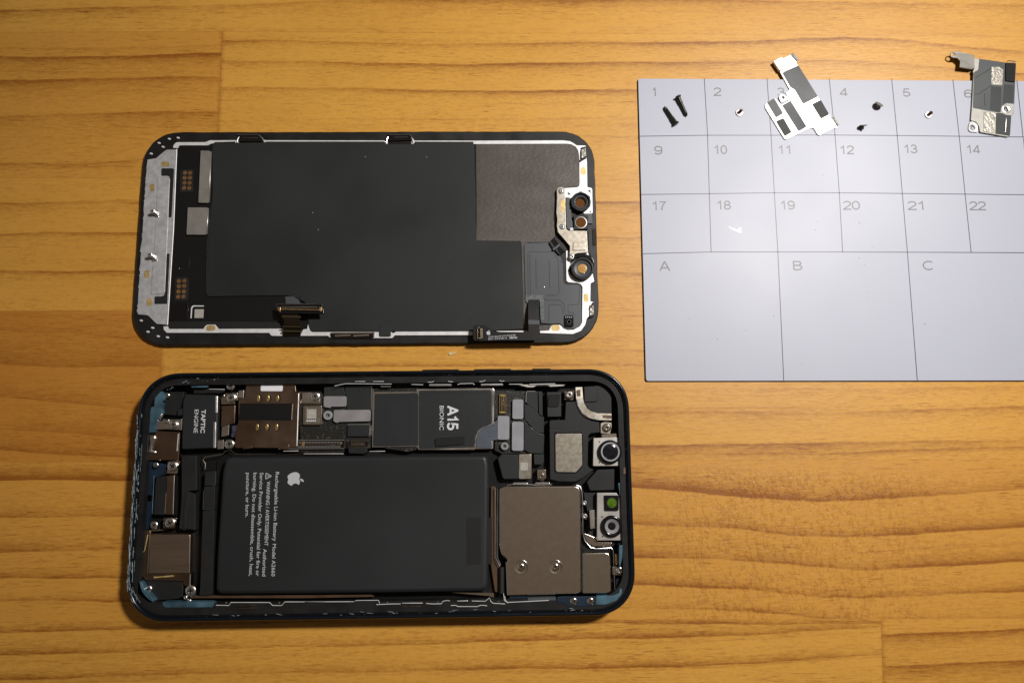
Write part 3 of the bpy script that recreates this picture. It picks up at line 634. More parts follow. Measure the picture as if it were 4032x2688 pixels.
# ================================================================ SCREEN ASSEMBLY, FACE DOWN
def make_screen():
    cx, cy = -48.3948, 63.8996; c_, s_ = math.cos(YAW), math.sin(YAW); cx, cy = cx*c_-cy*s_, cx*s_+cy*c_
    yaw = .0992+YAW
    root = empty('phone_screen', (cx, cy, 0))
    tag(root, 'black phone screen assembly lying face down with its silver frame and grey backing sheet showing', 'phone screen')
    hole = circle(P(*px('F 1402,592')[0], 1.2), mmpp(52/2.852), 26)
    out = rrect(cx, cy, 144.95, 69.55, 11.8, 16, yaw)
    r_ = np.random.default_rng(3)
    def ragged(p, amp):
        return [(x+r_.normal(0, amp), y+r_.normal(0, amp)) for x, y in p]
    dense = []
    for i in range(len(out)):
        a, b = Vector(out[i-1]), Vector(out[i]); n = max(1, int((b-a).length/2.2)); dense += [tuple(a.lerp(b, (j+1)/n)) for j in range(n)]
    MB().prism(offset(ccw(out), .15), 0, .95, .25, 0, [hole], bottom=True).build('cover_glass', 'glass_black', root)
    MB().prism(ragged(ccw(dense), .045), .9, 1.7, .35, 0, [hole]).build('bezel', 'bezel', root)
    b = lambda n, s, z1, m, bev=.06, r=.25, z0=1.65, holes=(), parent=root: slab(n, s, z0, z1, m, parent, bev, r, holes)
    # dark inner base
    b('inner_film', 'A 592,275 935,275 1010,238 1290,240 C 1950,232 E 250,345 1690,340 1830,385 1885,560 1885,960 F 1225,740 1390,770 1400,1200 1330,1270 1030,1288 430,1295 D 1945,1188 1000,1190 80,1193 B 2040,1160 485,1160', 1.78, 'blackfilm', .02, .3)
    # silver plate at the bottom end
    left = 'A 236,437 235,470 228,474 232,478 226,520 222,545 228,552 217,640 210,664 218,670 208,705 214,712 205,790 210,800 203,856 192,862 207,870 200,905 192,915 198,930 190,1010 195,1080 183,1120 188,1130 178,1290 168,1340 180,1350 '.split()
    leftB = 'B 182,50 165,62 178,72 170,100 177,110 160,200 150,270 165,280 158,310 155,400 140,480 150,495 148,530 138,540 146,560 138,640 128,680 136,690 128,800 125,880 112,892 124,905 118,935 110,945 125,985 '
    b('end_plate', 'A 575,320 B 535,0 467,1112 345,1102 325,1085 250,1010 225,1000 130,992 ' + ' '.join(['B']+[w for w in leftB.split() if ',' in w][::-1]) + ' A ' + ' '.join([w for w in left if ',' in w][::-1]) + ' A 330,422 345,412 425,345 460,322', 2.05, 'aluminium', .07, .12,
      holes=['A 405,538 532,538 545,550 517,1095 505,1106 490,1107 478,1098 490,650 486,632 470,626 405,626 393,615 393,552', 'B 468,288 485,288 494,298 465,872 325,874 313,866 315,800 322,786 395,784 422,775 432,750 455,300'])
    b('slot_liner', 'A 380,530 555,530 B 540,0 470,890 300,890 300,780 420,760 A 470,1120 480,640 380,635', 1.80, 'blackmatte', 0, .2)
    b('raised_panel', 'A 355,645 480,645 495,660 B 438,735 420,757 285,760 274,750 330,0', 2.25, 'aluminium', .12, .35, 2.0)
    MB().tube([(a, c, 2.02) for a, c in W('A 577,318 540,1235 B 470,1115', 2.0)], .16, 8).build('bright_edge', 'alu_edge', root)  # paler tube stands in for the white highlight along the plate's edge
    for zm, x, y, w, h, p_ in (('A',440,490,52,31,'r'), ('A',292,760,31,48,'r'), ('B',230,527,32,50,'r'), ('B',258,848,33,50,'r')):
        q = px(f'{zm} {x},{y}')[0]; s = ZO[zm][2]; cc = P(*q, 2.08)
        MB().prism(rrect(*cc, 2*mmpp(w/s), 2*mmpp(h/s), mmpp(min(w, h)/s)*.9, 6, 0, 2), 2.0, 2.09, .03).build('contact_pad', 'goldpad', root)
    for s in ('A 332,1028 368,1028 366,1106 328,1104', 'B 298,300 340,305 350,380 290,380'):
        b('tab_foot', s, 2.3, 'silver', .05, .1, 2.0)
    for zm, x, y in (('A', 300, 1035), ('B', 268, 305)):
        q = px(f'{zm} {x},{y}')[0]; p = Vector(P(*q, 4.0)); mb = MB()
        w = mmpp(28/2.94)
        mb.prism([(p.x-w*.9, p.y-w*.55), (p.x+w*.9, p.y-w*.55), (p.x+w*.9, p.y+w*.55), (p.x-w*.9, p.y+w*.55)], 2.0, 4.4, .12, .12)
        mb.prism([(p.x-w*.4, p.y-w*.9), (p.x+w*1.7, p.y-w*1.5), (p.x+w*1.7, p.y-w*.2), (p.x-w*.4, p.y+w*.3)], 2.6, 3.1, .06, .1)
        o = mb.build('upright_tab', 'silver', root)
        MB().prism(circle((p.x+.18, p.y-.05), .22, 12), 4.38, 4.42).build('tab_hole', 'recess', o)
    mb_pts = [('A',490,197),('A',593,185),('A',372,245),('A',418,290),('A',280,368),('B',165,1063),('B',297,1147),('B',243,1193),('B',362,1245),('B',468,1258)]
    for zm, x, y in mb_pts:
        q = px(f'{zm} {x},{y}')[0]; cc = P(*q, 1.75); MB().prism(circle(cc, .55, 8, .33, -.3), 1.6, 1.82, .08).build('locating_pin', 'alu_edge', root)
    # silver rails
    R = 2.1
    b('frame_rail', 'A 535,303 535,275 562,243 580,236 905,235 960,214 1290,212 1292,242 1255,246 1252,229 1012,236 1005,250 970,252 935,272 612,272 592,284 588,303', R, 'alu_edge', .05, .12)
    b('frame_rail', 'A 1570,200 1605,213 C 925,216 930,228 960,230 958,256 926,256 922,229 A 1606,229 1600,270 1592,270 1572,250', R, 'alu_edge', .05, .1)
    b('frame_rail', 'C 1230,185 1250,190 1270,217 1955,218 1955,231 1270,230 1266,256 1234,256', R, 'alu_edge', .05, .1)
    b('frame_rail', 'E 250,290 1640,285 1740,298 1790,325 1845,362 1980,365 1990,390 1912,400 1895,470 1897,600 1995,545 2005,640 2010,1005 2075,1020 2085,1045 2092,1400 2080,1416 1960,1416 1720,1168 1660,1170 1650,1022 1845,1010 1878,995 1888,960 1885,540 1868,445 1830,385 1760,347 1690,339 250,344', R, 'alu_edge', .06, .2)
    b('frame_rail', 'F 1222,388 1250,388 1470,410 1540,735 1498,758 1495,958 1538,966 1530,1010 1482,1035 1480,1130 1455,1150 1440,1220 1390,1290 1300,1326 930,1315 930,1288 1030,1285 1055,1235 1075,1222 1150,1221 1172,1235 1190,1262 1240,1280 1310,1275 1375,1240 1402,1195 1408,800 1390,768 1350,752 1250,745 1228,728', R, 'alu_edge', .06, .2)
    b('frame_rail', 'B 420,1132 470,1128 482,1160 885,1160 905,1125 930,1110 1020,1110 1045,1140 1062,1160 1820,1156 1900,1180 2005,1235 2040,1165 2085,1160 2095,1100 2110,1110 2115,1170 2140,1196 D 860,1195 1000,1195 1022,1210 1060,1190 1945,1184 1945,1232 1040,1235 1012,1266 300,1268 268,1240 B 1680,1241 1660,1230 1648,1206 460,1205 425,1170', R, 'alu_edge', .06, .15)
    b('frame_rail', 'F 430,1292 800,1287 800,1303 500,1306', R, 'alu_edge', .05, .05)
    for zm, x, y, w, h in (('B',970,1150,55,34), ('E',1945,760,44,66), ('F',1447,920,28,50), ('F',1105,1255,47,35)):
        q = px(f'{zm} {x},{y}')[0]; s = ZO[zm][2]; cc = P(*q, R)
        MB().prism(rrect(*cc, 2*mmpp(w/s), 2*mmpp(h/s), mmpp(min(w, h)/s)*.9, 6, 0, 2), R-.05, R+.03, .02).build('contact_pad', 'goldpad', root)
    # driver board, copper dots and metal cans
    b('driver_film', 'A 600,285 930,285 1000,250 985,340 990,800 B 945,60 910,400 915,750 955,785 1400,775 1830,772 1840,870 1735,880 1745,1000 1790,1075 485,1072 500,850', 1.95, 'blackfilm', .04, .3)
    b('film_patch', 'B 484,862 705,855 702,1060 484,1066', 2.0, 'blackgloss', .02, .1)
    b('cover_strip', 'B 486,1072 1780,1077 1812,1110 1818,1152 1065,1156 1042,1130 1020,1105 930,1104 905,1118 880,1156 486,1158', 2.0, 'blackmatte', .04, .1)
    for pan, dots in (('A 628,560 760,548 768,560 762,800 750,812 620,812 612,800 620,570', ((672,590),(730,590),(668,648),(728,645),(664,707),(724,707),(660,765),(722,765))),
                      ('B 562,570 580,560 700,562 712,575 708,815 695,832 565,832 552,820', ((603,607),(665,605),(600,667),(662,665),(597,728),(659,726),(592,788),(655,787)))):
        o = b('contact_field', pan, 1.99, 'blackmatte', .03, .4)
        zm = pan[0]
        for x, y in dots:
            cc = P(*px(f'{zm} {x},{y}')[0], 2.0); MB().lathe(cc, [(mmpp(25/2.94), 1.97), (mmpp(25/2.94), 2.01), (mmpp(17/2.94), 2.012), (mmpp(15/2.94), 2.0), (.001, 2.0)], 16).build('copper_dot', 'copperpad', o)
    for s, e in (('A 852,333 945,333 968,345 945,930 935,938 825,934', 'A 970,347 949,934'), ('A 703,990 925,990 936,998 918,1300 905,1306 688,1304', 'A 938,1002 922,1302')):
        o = b('metal_can', s, 2.75, 'silver_soft', .08, .2, 1.9); MB().tube([(a, c, 2.5) for a, c in W(e, 2.5)], .34, 10).build('can_edge', 'silver_soft', o)
    for s in ('B 735,1036 742,915 757,893 775,888 890,890 890,901 778,901 765,908 755,925 748,1036',): b('printed_mark', s, 2.02, 'textbright', 0, .05, 1.94)
    b('code_label', 'B 784,933 889,932 884,1034 780,1033', 2.03, 'codelabel', .01, .05, 1.94)
    b('printed_mark', 'B 720,335 730,335 726,442 714,442', 1.97, 'blackmatte', 0, 0, 1.94)
    # grey graphite backing sheet with creases
    mb = MB(); z = 2.35
    g = W('A 1000,240 1290,242 1560,238 1610,232 C 925,230 940,258 1255,258 1270,232 1950,232 E 255,345 290,1568 F 208,278 690,283 712,300 724,600 740,1000 745,1268 430,1285 D 1945,1185 1000,1188 860,1192 85,1192 62,1175 40,1105 B 2085,865 1960,800 1850,772 1400,777 960,786 930,775 912,745 910,400 950,60 A 990,800 985,340 992,262', z)
    mb.prism(g, 1.7, z, .12, .5)
    ridges(mb, ['A 1040,560 1030,850 1050,1000 1040,1080', 'B 985,80 960,660', 'E 262,360 272,900 285,1568'], z-.01, .055)
    ridges(mb, ['B 1120,490 1250,620 1390,745', 'B 1280,520 1400,620 1480,745', 'B 1480,570 1620,690 1700,750', 'B 1640,590 1800,680 2010,800', 'B 1930,720 2000,790 2080,860', 'B 1110,640 1180,720', 'D 780,975 900,1050 1000,1090', 'D 600,960 750,1000', 'D 1855,330 1840,380 1790,410', 'D 1640,400 1760,360', 'D 1760,620 1770,660', 'F 655,1050 620,1160 605,1240', 'D 1940,1010 1920,1120'], z-.045, .24, .34)
    ridges(mb, ['D 240,1135 560,1135', 'D 1040,1130 1120,1155 1700,1150', 'D 1560,1125 1900,1130', 'A 1005,322 1690,322', 'C 480,322 840,322', 'C 1460,322 1740,324'], z-.02, .06, .5)
    mb.build('backing_sheet', 'graphite', root)
    mb = MB()
    for zm, x, y in (('A',2150,1050),('A',2215,1248),('C',702,405),('C',1410,410),('B',602,458)):
        cc = P(*px(f'{zm} {x},{y}')[0], z); mb.prism(circle(cc, .12, 7, .09), z-.02 if zm != 'B' else 1.9, z+.08 if zm != 'B' else 2.05)
    mb.build('dust_fleck', 'lint', root)['kind'] = 'stuff'
    # leathery metal plate
    b('metal_sheet', 'E 292,345 1690,343 1760,352 1830,390 1868,450 1882,545 1884,958 1875,985 1845,1002 1650,1018 1530,1180 1530,1568 F 1080,0 1100,225 1035,295 790,297 752,325 760,965 790,990 800,1220 925,1232 1150,1215 1060,1230 1030,1286 750,1272 728,600 720,298 700,283 212,278 E 300,1568', 2.0, 'brownplate', .03, .2)
    # sensor flex, grey
    mb = MB(); z = 2.3
    mb.prism(W('F 752,330 765,312 785,304 1030,297 1075,350 1110,405 1150,440 1188,520 1192,735 1205,760 1230,771 1350,770 1382,785 1394,815 1396,1195 1370,1240 1335,1262 1250,1272 1195,1262 1180,1225 1150,1208 1060,1212 940,1202 930,960 918,946 795,985 768,965', z), 1.8, z, .08, .3)
    ridges(mb, ['F 800,870 795,420 815,402 1095,402', 'F 825,885 818,430', 'F 885,480 890,810', 'F 1035,480 1040,810', 'F 1100,405 1105,455 1135,490 1146,860 1110,892 1000,888', 'F 970,925 1000,942 1150,945 1200,985 1212,1085', 'F 1030,1190 1033,1000 1060,995 1160,998 1185,1030 1190,1100',
                'F 1250,1085 1245,1000 1370,992 1378,790', 'F 1250,1085 1300,1080 1318,1110', 'F 1160,500 1190,530'], z+.02, .13, .7)
    mb.build('sensor_flex', 'greyflex', root)
    b('clear_tape', 'F 768,888 970,886 976,1170 938,1174 928,950 912,944 796,983 768,960', 2.36, 'tape', .01, .1, 2.29)
    cc = P(*px('F 975,798')[0], 2.4); MB().lathe(cc, [(.26, 2.29), (.22, 2.38), (.1, 2.42), (.001, 2.42)], 12).build('solder_dot', 'silver', root)
    o = b('light_sensor', 'F 1205,1113 1300,1110 1307,1120 1308,1235 1295,1247 1215,1246 1205,1235', 2.75, 'blackgloss', .08, .2, 2.2)
    cc = P(*px('F 1258,1188')[0], 2.8); MB().lathe(cc, [(.66, 2.74), (.66, 2.79), (.52, 2.79), (.50, 2.75), (.001, 2.75)], 20).build('sensor_ring', 'greyflex', o)
    for x in (1220, 1242, 1263, 1284): b('solder_pad', f'F {x-6},1124 {x+6},1124 {x+6},1145 {x-6},1145', 2.78, 'greypad_cool', 0, 0, 2.7, (), o)
    # black folded foam block near the earpiece
    b('foam_block', 'F 1030,300 1110,232 1172,290 1200,318 1240,376 1150,442 1092,382 1080,378', 3.0, 'blackplastic', .15, .15, 2.0)
    b('foam_fold', 'F 1055,275 1090,250 1140,310 1105,345', 3.2, 'blackgloss', .05, .1, 2.9)
    b('foam_fold', 'F 1125,362 1150,340 1205,395 1160,425', 3.15, 'blackgloss', .05, .1, 2.9)
    b('sealing_strip', 'F 1070,372 1150,312 1160,330 1085,388', 3.22, 'greyflex', .05, .1, 2.9)
    # earpiece / camera bracket
    BZ = 3.3
    b('sensor_bracket', 'E 1535,1060 1555,1015 1600,1000 1648,1015 1665,1050 1670,1160 1680,1568 F 1222,95 1225,145 1245,163 1455,166 1470,410 1345,420 1318,432 1290,490 1262,470 1265,338 1130,182 1118,110 E 1545,1500 1530,1400 1540,1160', BZ, 'nickel_spot', .1, .25, 2.6)
    b('stamped_panel', 'F 1303,298 1445,296 1446,386 1300,388', BZ+.25, 'nickel_spot', .12, .3, BZ-.1)
    b('yellow_pad', 'E 1600,1205 1660,1200 1672,1280 1650,1400 1610,1395 1595,1300', BZ+.03, 'goldpad', .01, .3, BZ-.05)
    screw('E', 1605, 1065, BZ+.25, 46, root, 'silver'); screw('F', 1178, 120, BZ+.25, 33, root, 'silver'); screw('F', 1290, 457, BZ+.25, 36, root, 'silver')
    for s in ('E 1700,1100 1715,1085 1755,1110 1725,1135', 'E 2015,1055 2060,1045 2060,1110', 'E 2030,1395 2065,1370 2070,1405'): b('printed_mark', s, R+.02, 'greyflex', 0, 0, R-.02)
    b('sensor_base', 'E 1680,1180 1750,1170 1765,1500 F 1305,90 1305,150 1262,156 1238,145 1228,90', 2.5, 'greyflex', .05, .2)
    b('sensor_base', 'E 1960,1420 2080,1420 2092,1568 2020,1568', 2.3, 'greyflex', .05, .2)
    b('white_shim', 'F 1270,135 1302,132 1306,160 1268,163', BZ+.1, 'whitelabel', .04, .1, 2.4)
    # lens collars
    def collar(zm, x, y, ro, ri, rt, z0, z1, glass, m='blackplastic', name='lens_collar'):
        s = ZO[zm][2]; cc = P(*px(f'{zm} {x},{y}')[0], z1); ro, ri, rt = (mmpp(v/s) for v in (ro, ri, rt))
        o = MB().lathe(cc, [(ro*.97, z0), (ro, z1-.3), (ro*.96, z1), (ro*.86, z1+.02), (ro*.84, z1-.25), (ro*.80, z1-.3), (ri*1.12, z0+.9)], 44).build(name, m, root)
        MB().lathe(cc, [(ri*1.15, z0), (ri*1.12, z1-.7), (ri, z1-.55), (ri*.92, z1-.6), (rt*1.06, z1-.85), (rt, z0)], 36).build('inner_tube', 'greyflex', o)
        if glass: MB().lathe(cc, [(rt*1.04, z0+.2), (rt*.98, z0+.35), (.001, z0+.35)], 28).build('window', glass, o)
        return o, cc, ro
    o, cc, ro = collar('E', 1912, 1228, 160, 108, 80, 1.9, 3.7, 'lensbrown')
    for a in (90, 210, 330, 270, 30):
        t = math.radians(a); u = Vector((math.cos(t), math.sin(t))); v = Vector((-u.y, u.x)); q = Vector(cc)+u*ro*.93
        MB().prism([tuple(q+u*i*.3+v*j*.45) for i, j in ((-1,-1),(1,-1),(1,1),(-1,1))], 3.4, 3.82, .08).build('collar_lug', 'blackplastic', o)
    b('sensor_block', 'E 1797,1440 2005,1436 F 1472,0 1470,148 1312,154', 3.2, 'blackplastic', .12, .2, 1.9)
    cc = P(*px('F 1390,75')[0], 3.2); s_ = mmpp(63/2.852)
    MB().lathe(cc, [(s_*1.12, 3.1), (s_*1.1, 3.34), (s_, 3.36), (s_*.95, 3.27)], 32).build('window_ring', 'silver_soft', root)
    MB().lathe(cc, [(s_, 3.24), (s_*.6, 3.26), (.001, 3.27)], 32).build('window', 'lensbrown', root)
    o, cc, ro = collar('F', 1408, 588, 130, 92, 54, 1.7, 4.0, None)
    MB().lathe(P(*px('F 1406,590')[0], 3.4), [(mmpp(54/2.852), 3.32), (mmpp(40/2.852), 3.36), (.001, 3.37)], 28).build('window', 'litwood', o)  # tan disc coloured as the lit wood seen through the clear glass
    b('collar_skirt', 'F 1250,600 1275,560 1320,700 1440,715 1390,722 1330,705 1270,650', 2.6, 'blackmatte', .1, .3, 1.9)
    b('lens_gasket', 'F 1316,432 1380,415 1440,420 1500,455 1540,520 1530,620 1500,560 1440,470 1350,465 1290,520', 3.6, 'blackgloss', .15, .5, 2.0)
    MB().tube([(a, c, 3.85) for a, c in W('F 1505,470 1522,490 1532,525', 3.8)], .22, 8).build('chrome_clip', 'chrome', root)
    MB().tube([(a, c, 3.85) for a, c in W('F 1435,438 1450,445', 3.8)], .2, 8).build('chrome_clip', 'chrome', root)
    for s in ('E 1918,405 1985,392 1995,555 1920,558', 'F 1488,1000 1532,975 1535,1120 1490,1125'):
        b('ground_contact', s, 2.5, 'granular', .1, .2, 1.8)
    for s in ('E 1912,396 1980,380 1990,400 1925,425', 'E 1890,590 1990,520 1992,560 1905,612', 'F 1480,1040 1530,960 1540,985 1490,1045', 'F 1485,1120 1530,1100 1535,1125 1490,1140'):
        b('contact_seat', s, 2.6, 'blackmatte', .05, .05, 1.8)
    b('edge_plug', 'F 1520,152 1560,135 1562,330 1522,332', 1.9, 'brownflex', .06, .1, 1.2)
    b('edge_lip', 'E 2010,640 2060,650 2075,1015 2014,1002', 1.95, 'bezel', .1, .1)
    b('edge_lip', 'F 1475,170 1515,160 1520,340 1560,350 1562,460 1540,520 1478,400', 1.95, 'bezel', .1, .1)
    # spring clips on the long edges
    def clip(o_s, wires, inner):
        o = b('spring_clip', o_s, 2.25, 'blackgloss', .1, .15, 1.5)
        for w_ in wires: MB().tube([(a, c, 2.45) for a, c in W(w_, 2.4)], .17, 8).build('clip_wire', 'chrome', o)
        MB().tube([(a, c, 2.3) for a, c in W(inner, 2.3)], .14, 8).build('clip_bar', 'silver', o)
    clip('A 1288,150 1520,148 1565,190 1580,228 1275,228 1300,190', ['A 1288,150 1515,148 1545,165 1562,190', 'A 1568,185 1580,215 1592,240', 'A 1300,175 1285,200 1278,235'], 'A 1350,180 1375,186 1510,183')
    clip('C 975,150 1215,148 1235,180 1240,215 945,222 950,190', ['C 978,150 1212,148 1230,165', 'C 1236,180 1245,205 1255,240', 'C 962,178 955,200 942,238'], 'C 1035,175 1060,180 1190,176')
    o = b('latch', 'D 300,1206 800,1202 808,1245 785,1262 300,1262', 2.6, 'blackgloss', .1, .1, 1.9)
    b('latch_rim', 'D 298,1203 805,1199 808,1216 300,1222', 2.7, 'nickel_dark', .1, .05, 2.2, (), o)
    b('latch_rim', 'D 795,1200 812,1212 806,1248 790,1245', 2.7, 'silver', .08, .05, 2.2, (), o)
    for s in ('D 350,1240 530,1234', 'D 562,1240 745,1232'): MB().tube([(a, c, 2.65) for a, c in W(s, 2.6)], .26, 8, .6).build('latch_bar', 'chrome', o)
    b('black_tape', 'D 864,1112 990,1100 996,1238 985,1246 872,1246 862,1236', 2.5, 'graphite', .06, .3)
    # large display connector on its bent flex
    Z = 5.2
    b('grey_film', 'B 1832,795 1850,782 1930,788 1985,820 2012,872 1838,872', 2.42, 'greyflex', .02, .2, 2.3)
    p = [P(*px('B 1905,1240')[0], 2.2), P(*px('B 1925,1160')[0], 3.0), P(*px('B 1918,1080')[0], 4.0), P(*px('B 1895,1020')[0], 4.8), P(*px('B 1870,960')[0], Z)]
    hw = [mmpp(v/2.94) for v in (105, 108, 95, 90, 110)]
    MB().ribbon([(*p[0], 2.15), (*p[1], 3.5), (*p[2], 4.3), (*p[3], 4.75), (*p[4], 4.9)], [Vector((w_, 0, 0)) for w_ in hw], .14).build('flex_neck', 'brownflex', root)
    for y0, y1, z_ in ((1005, 1030, 5.0), (1125, 1140, 4.05), (1175, 1195, 3.35)):
        MB().prism(W(f'B 1795,{y0} 2010,{y0+5} 2015,{y1+5} 1795,{y1}', z_), z_-.1, z_+.06, .02).build('reflection_band', 'brownreflection', root)  # brown strips painted in for the reflections across the glossy neck
    o = b('display_connector', 'B 1738,874 2255,874 2282,985 1755,985', Z+.25, 'blackgloss', .1, .25, Z-.3)
    MB().tube([(a, c, Z+.22) for a, c in W('B 1728,880 1742,873 2248,873 2262,885', Z+.2)], .15, 8).build('connector_rim', 'silver', o)
    b('connector_bed', 'B 1750,905 2250,918 2252,952 1752,945', Z+.42, 'brownflex', .08, .1, Z, (), o)
    b('connector_bar', 'B 1752,925 2240,935 2240,944 1752,936', Z+.55, 'gold', .04, .05, Z, (), o)
    mb = MB()
    for i in range(38): x = 1790+i*11; mb.prism(W(f'B {x},902 {x+6},902 {x+6},914 {x},914', Z+.45), Z+.2, Z+.5)
    mb.build('connector_pins', 'silver', o)
    for x in (1765, 2240): b('end_block', f'B {x-15},908 {x+12},910 {x+10},958 {x-10},955', Z+.62, 'gold', .06, .05, Z, (), o)
    # small sensor connector board standing off the edge
    Z = 4.8
    q = [P(*px('F 862,940')[0], 2.4), P(*px('F 858,1010')[0], 3.2), P(*px('F 858,1090')[0], 3.9), P(*px('F 862,1170')[0], 4.3), P(*px('F 865,1240')[0], 4.6)]
    MB().ribbon([(*q[0], 2.3), (*q[1], 3.2), (*q[2], 3.9), (*q[3], 4.35), (*q[4], Z-.05)], [Vector((mmpp(62/2.852), 0, 0))]*5, .12).build('flex_ribbon', 'blackmatte', root)
    b('ribbon_stiffener', 'F 798,1165 925,1172 922,1222 800,1222', 4.75, 'greyflex', .05, .1, 4.3)
    o = b('connector_board', 'F 178,1240 190,1228 305,1226 345,1245 435,1300 800,1304 800,1215 922,1215 930,1394 560,1398 250,1402 190,1396 180,1380', Z, 'blackfilm', .04, .2, Z-.25)
    b('socket_base', 'F 222,1255 272,1250 272,1386 230,1388', Z+.4, 'blackgloss', .06, .1, Z-.05, (), o)
    for s in ('F 228,1262 232,1380', 'F 262,1262 266,1380'): MB().tube([(a, c, Z+.42) for a, c in W(s, Z+.4)], .11, 6).build('socket_rail', 'gold', o)
    for s in ('F 240,1245 245,1262', 'F 242,1372 262,1372'): MB().tube([(a, c, Z+.45) for a, c in W(s, Z+.4)], .2, 6).build('socket_end', 'silver', o)
    mb = MB()
    for i in range(11): y = 1265+i*10; mb.prism(W(f'F 272,{y} 286,{y} 286,{y+5} 272,{y+5}', Z), Z-.02, Z+.15)
    mb.build('socket_pins', 'silver_soft', o)
    mb = MB(); z = Z+.02
    text_into(mb, '32D464910102248', P(*px('F 350,1368')[0], z), P(*px('F 655,1345')[0], z), mmpp(18/2.852), z)
    text_into(mb, '821-03348-A', P(*px('F 350,1391')[0], z), P(*px('F 563,1378')[0], z), mmpp(18/2.852), z)
    text_into(mb, '38MK', P(*px('F 585,1378')[0], z), P(*px('F 680,1376')[0], z), mmpp(22/2.852), z, True)
    mb.build('lettering', 'textgrey', o)
    apple(MB(), P(*px('F 352,1308')[0], z), (1, .05), mmpp(56/2.852), z).build('emblem', 'textgrey', o)
make_screen()

# ================================================================ OPENED PHONE BODY
def make_phone():
    cx, cy = -33.6153, -14.3931; c_, s_ = math.cos(YAW), math.sin(YAW); cx, cy = cx*c_-cy*s_, cx*s_+cy*c_
    L, Wd, RC = 146.7, 71.5, 12.6
    root = empty('opened_phone', (cx, cy, 0))
    tag(root, 'opened dark blue phone body lying on its back with battery, circuit boards and cameras exposed', 'phone')
    rr = lambda d, n=18: ccw(rrect(cx, cy, L-2*d, Wd-2*d, RC-d, n))
    b = lambda n, s, z1, m, bev=.08, r=.25, z0=1.5, holes=(), parent=root: slab(n, s, z0, z1, m, parent, bev, r, holes)
    MB().prism(rr(.6), 0, .8, 0, 0, bottom=True).build('back_glass', 'glass_black', root)
    prof = [(.55,.75),(.1,1.0),(0,1.4),(0,6.2),(.06,6.62),(.22,6.88),(.48,7.0),(.80,6.98),(1.05,6.85),(1.18,6.5),(1.2,5.2)]
    MB().loops([[(x, y, z) for x, y in rr(d)] for d, z in prof]).build('frame', 'blueframe', root, 60)
    # inner ledge with the cavity cut out
    ix0, ix1, iy0, iy1 = cx-L/2+3.1, cx+L/2-3.3, cy-Wd/2+4.7, cy+Wd/2-3.6
    cav = rrect((ix0+ix1)/2, (iy0+iy1)/2, ix1-ix0, iy1-iy0, 8.5, 12)
    MB().prism(rr(1.15), 1.4, 5.9, .1, 0, [cav]).build('ledge', 'ledgeblack', root)
    MB().prism(rr(1.3), .8, 1.5).build('inner_tray', 'cavity', root)
    lip = rr(1.9); lip2 = rr(1.15)
    MB().loops([[(x, y, 6.35) for x, y in lip2], [(x, y, 6.4) for x, y in offset(lip2, .2)], [(x, y, 6.05) for x, y in offset(lip2, .5)], [(x, y, 5.8) for x, y in offset(lip2, .55)]]).build('seal', 'blackgloss', root, 60)
    for x0, x1 in ((1663, 1810), (1866, 2013), (2094, 2168)):
        a, e = P(x0, 1452, 4.2), P(x1, 1452, 4.2); yy = cy+Wd/2
        MB().prism([(a[0], yy-.4), (e[0], yy-.4), (e[0], yy+.45), (a[0], yy+.45)], 2.6, 5.2, .2, .35).build('side_button', 'blueframe', root)
    # torn adhesive along the left and lower edges
    mb = MB(); r_ = np.random.default_rng(11)
    def shard(x, y, z, L1, w, ang):
        u = Vector((math.cos(ang), math.sin(ang))); v = Vector((-u.y, u.x)); k = []
        for i, j in ((-1,-.4),(-.2,-1),(1,-.5),(.7,.8),(-.6,1)): k.append(tuple(Vector((x, y))+u*i*L1*r_.uniform(.6,1.2)+v*j*w*r_.uniform(.5,1.2)))
        zt = r_.uniform(-.25, .25); mb.prism(k, z-.12, z+.06, .02, 0, zt=lambda a: (a[0]-x)*zt)
    for off, z, ra in ((.22, 6.98, .07), (.5, 7.03, .09), (.62, 7.03, .05), (1.25, 6.45, .07), (1.5, 6.1, .05)):     # stringy torn glue
        y = 20.0-r_.uniform(0, 8)
        while y > -30:
            n = int(r_.integers(6, 22)); pth = []; o1 = off+r_.normal(0, .06)
            for k in range(n):
                if y < -30.5: break
                o1 += r_.normal(0, .035); edge = max(0, abs(y)-(Wd/2-RC)); ex = RC-math.sqrt(max(0, RC**2-edge**2)) if edge > 0 else 0
                pth.append((cx-L/2+o1+ex, cy+y, z+r_.normal(0, .03))); y -= r_.uniform(.25, .6)
            if len(pth) < 3: break
            mb.tube(pth, [max(.02, ra*r_.uniform(.3, 1.3)) for _ in pth], 5); y -= abs(r_.normal(0, 2.2))
    for i in range(55):
        y = cy+r_.uniform(-31, 24); off = r_.choice([.25, .55, 1.15])+r_.normal(0, .12); xx = cx-L/2+off
        edge = max(0, abs(y-cy)-(Wd/2-RC)); xx += RC-math.sqrt(max(0, RC**2-edge**2)) if edge > 0 else 0
        shard(xx, y, 6.55 if off > 1.1 else 7.0, r_.choice([.3,.7,1.5])*r_.uniform(.6, 1.3), r_.uniform(.04, .13), math.pi/2+r_.normal(0, .12))
    for i in range(34):
        x = cx+r_.uniform(-66, 62); shard(x, cy-Wd/2+abs(r_.normal(1.35, .3)), 6.3, r_.uniform(.2, 1.3), r_.uniform(.03, .09), r_.normal(0, .1))
    for i in range(26):
        x = cx+r_.uniform(-66, -50); shard(x, cy+Wd/2-1.3-abs(r_.normal(0, .6))-max(0, -58-x+cx+0)*.5, 6.2, r_.uniform(.1, .4), r_.uniform(.03, .1), r_.normal(.4, .4))
    mb.build('adhesive_residue', 'residue', root)['kind'] = 'stuff'
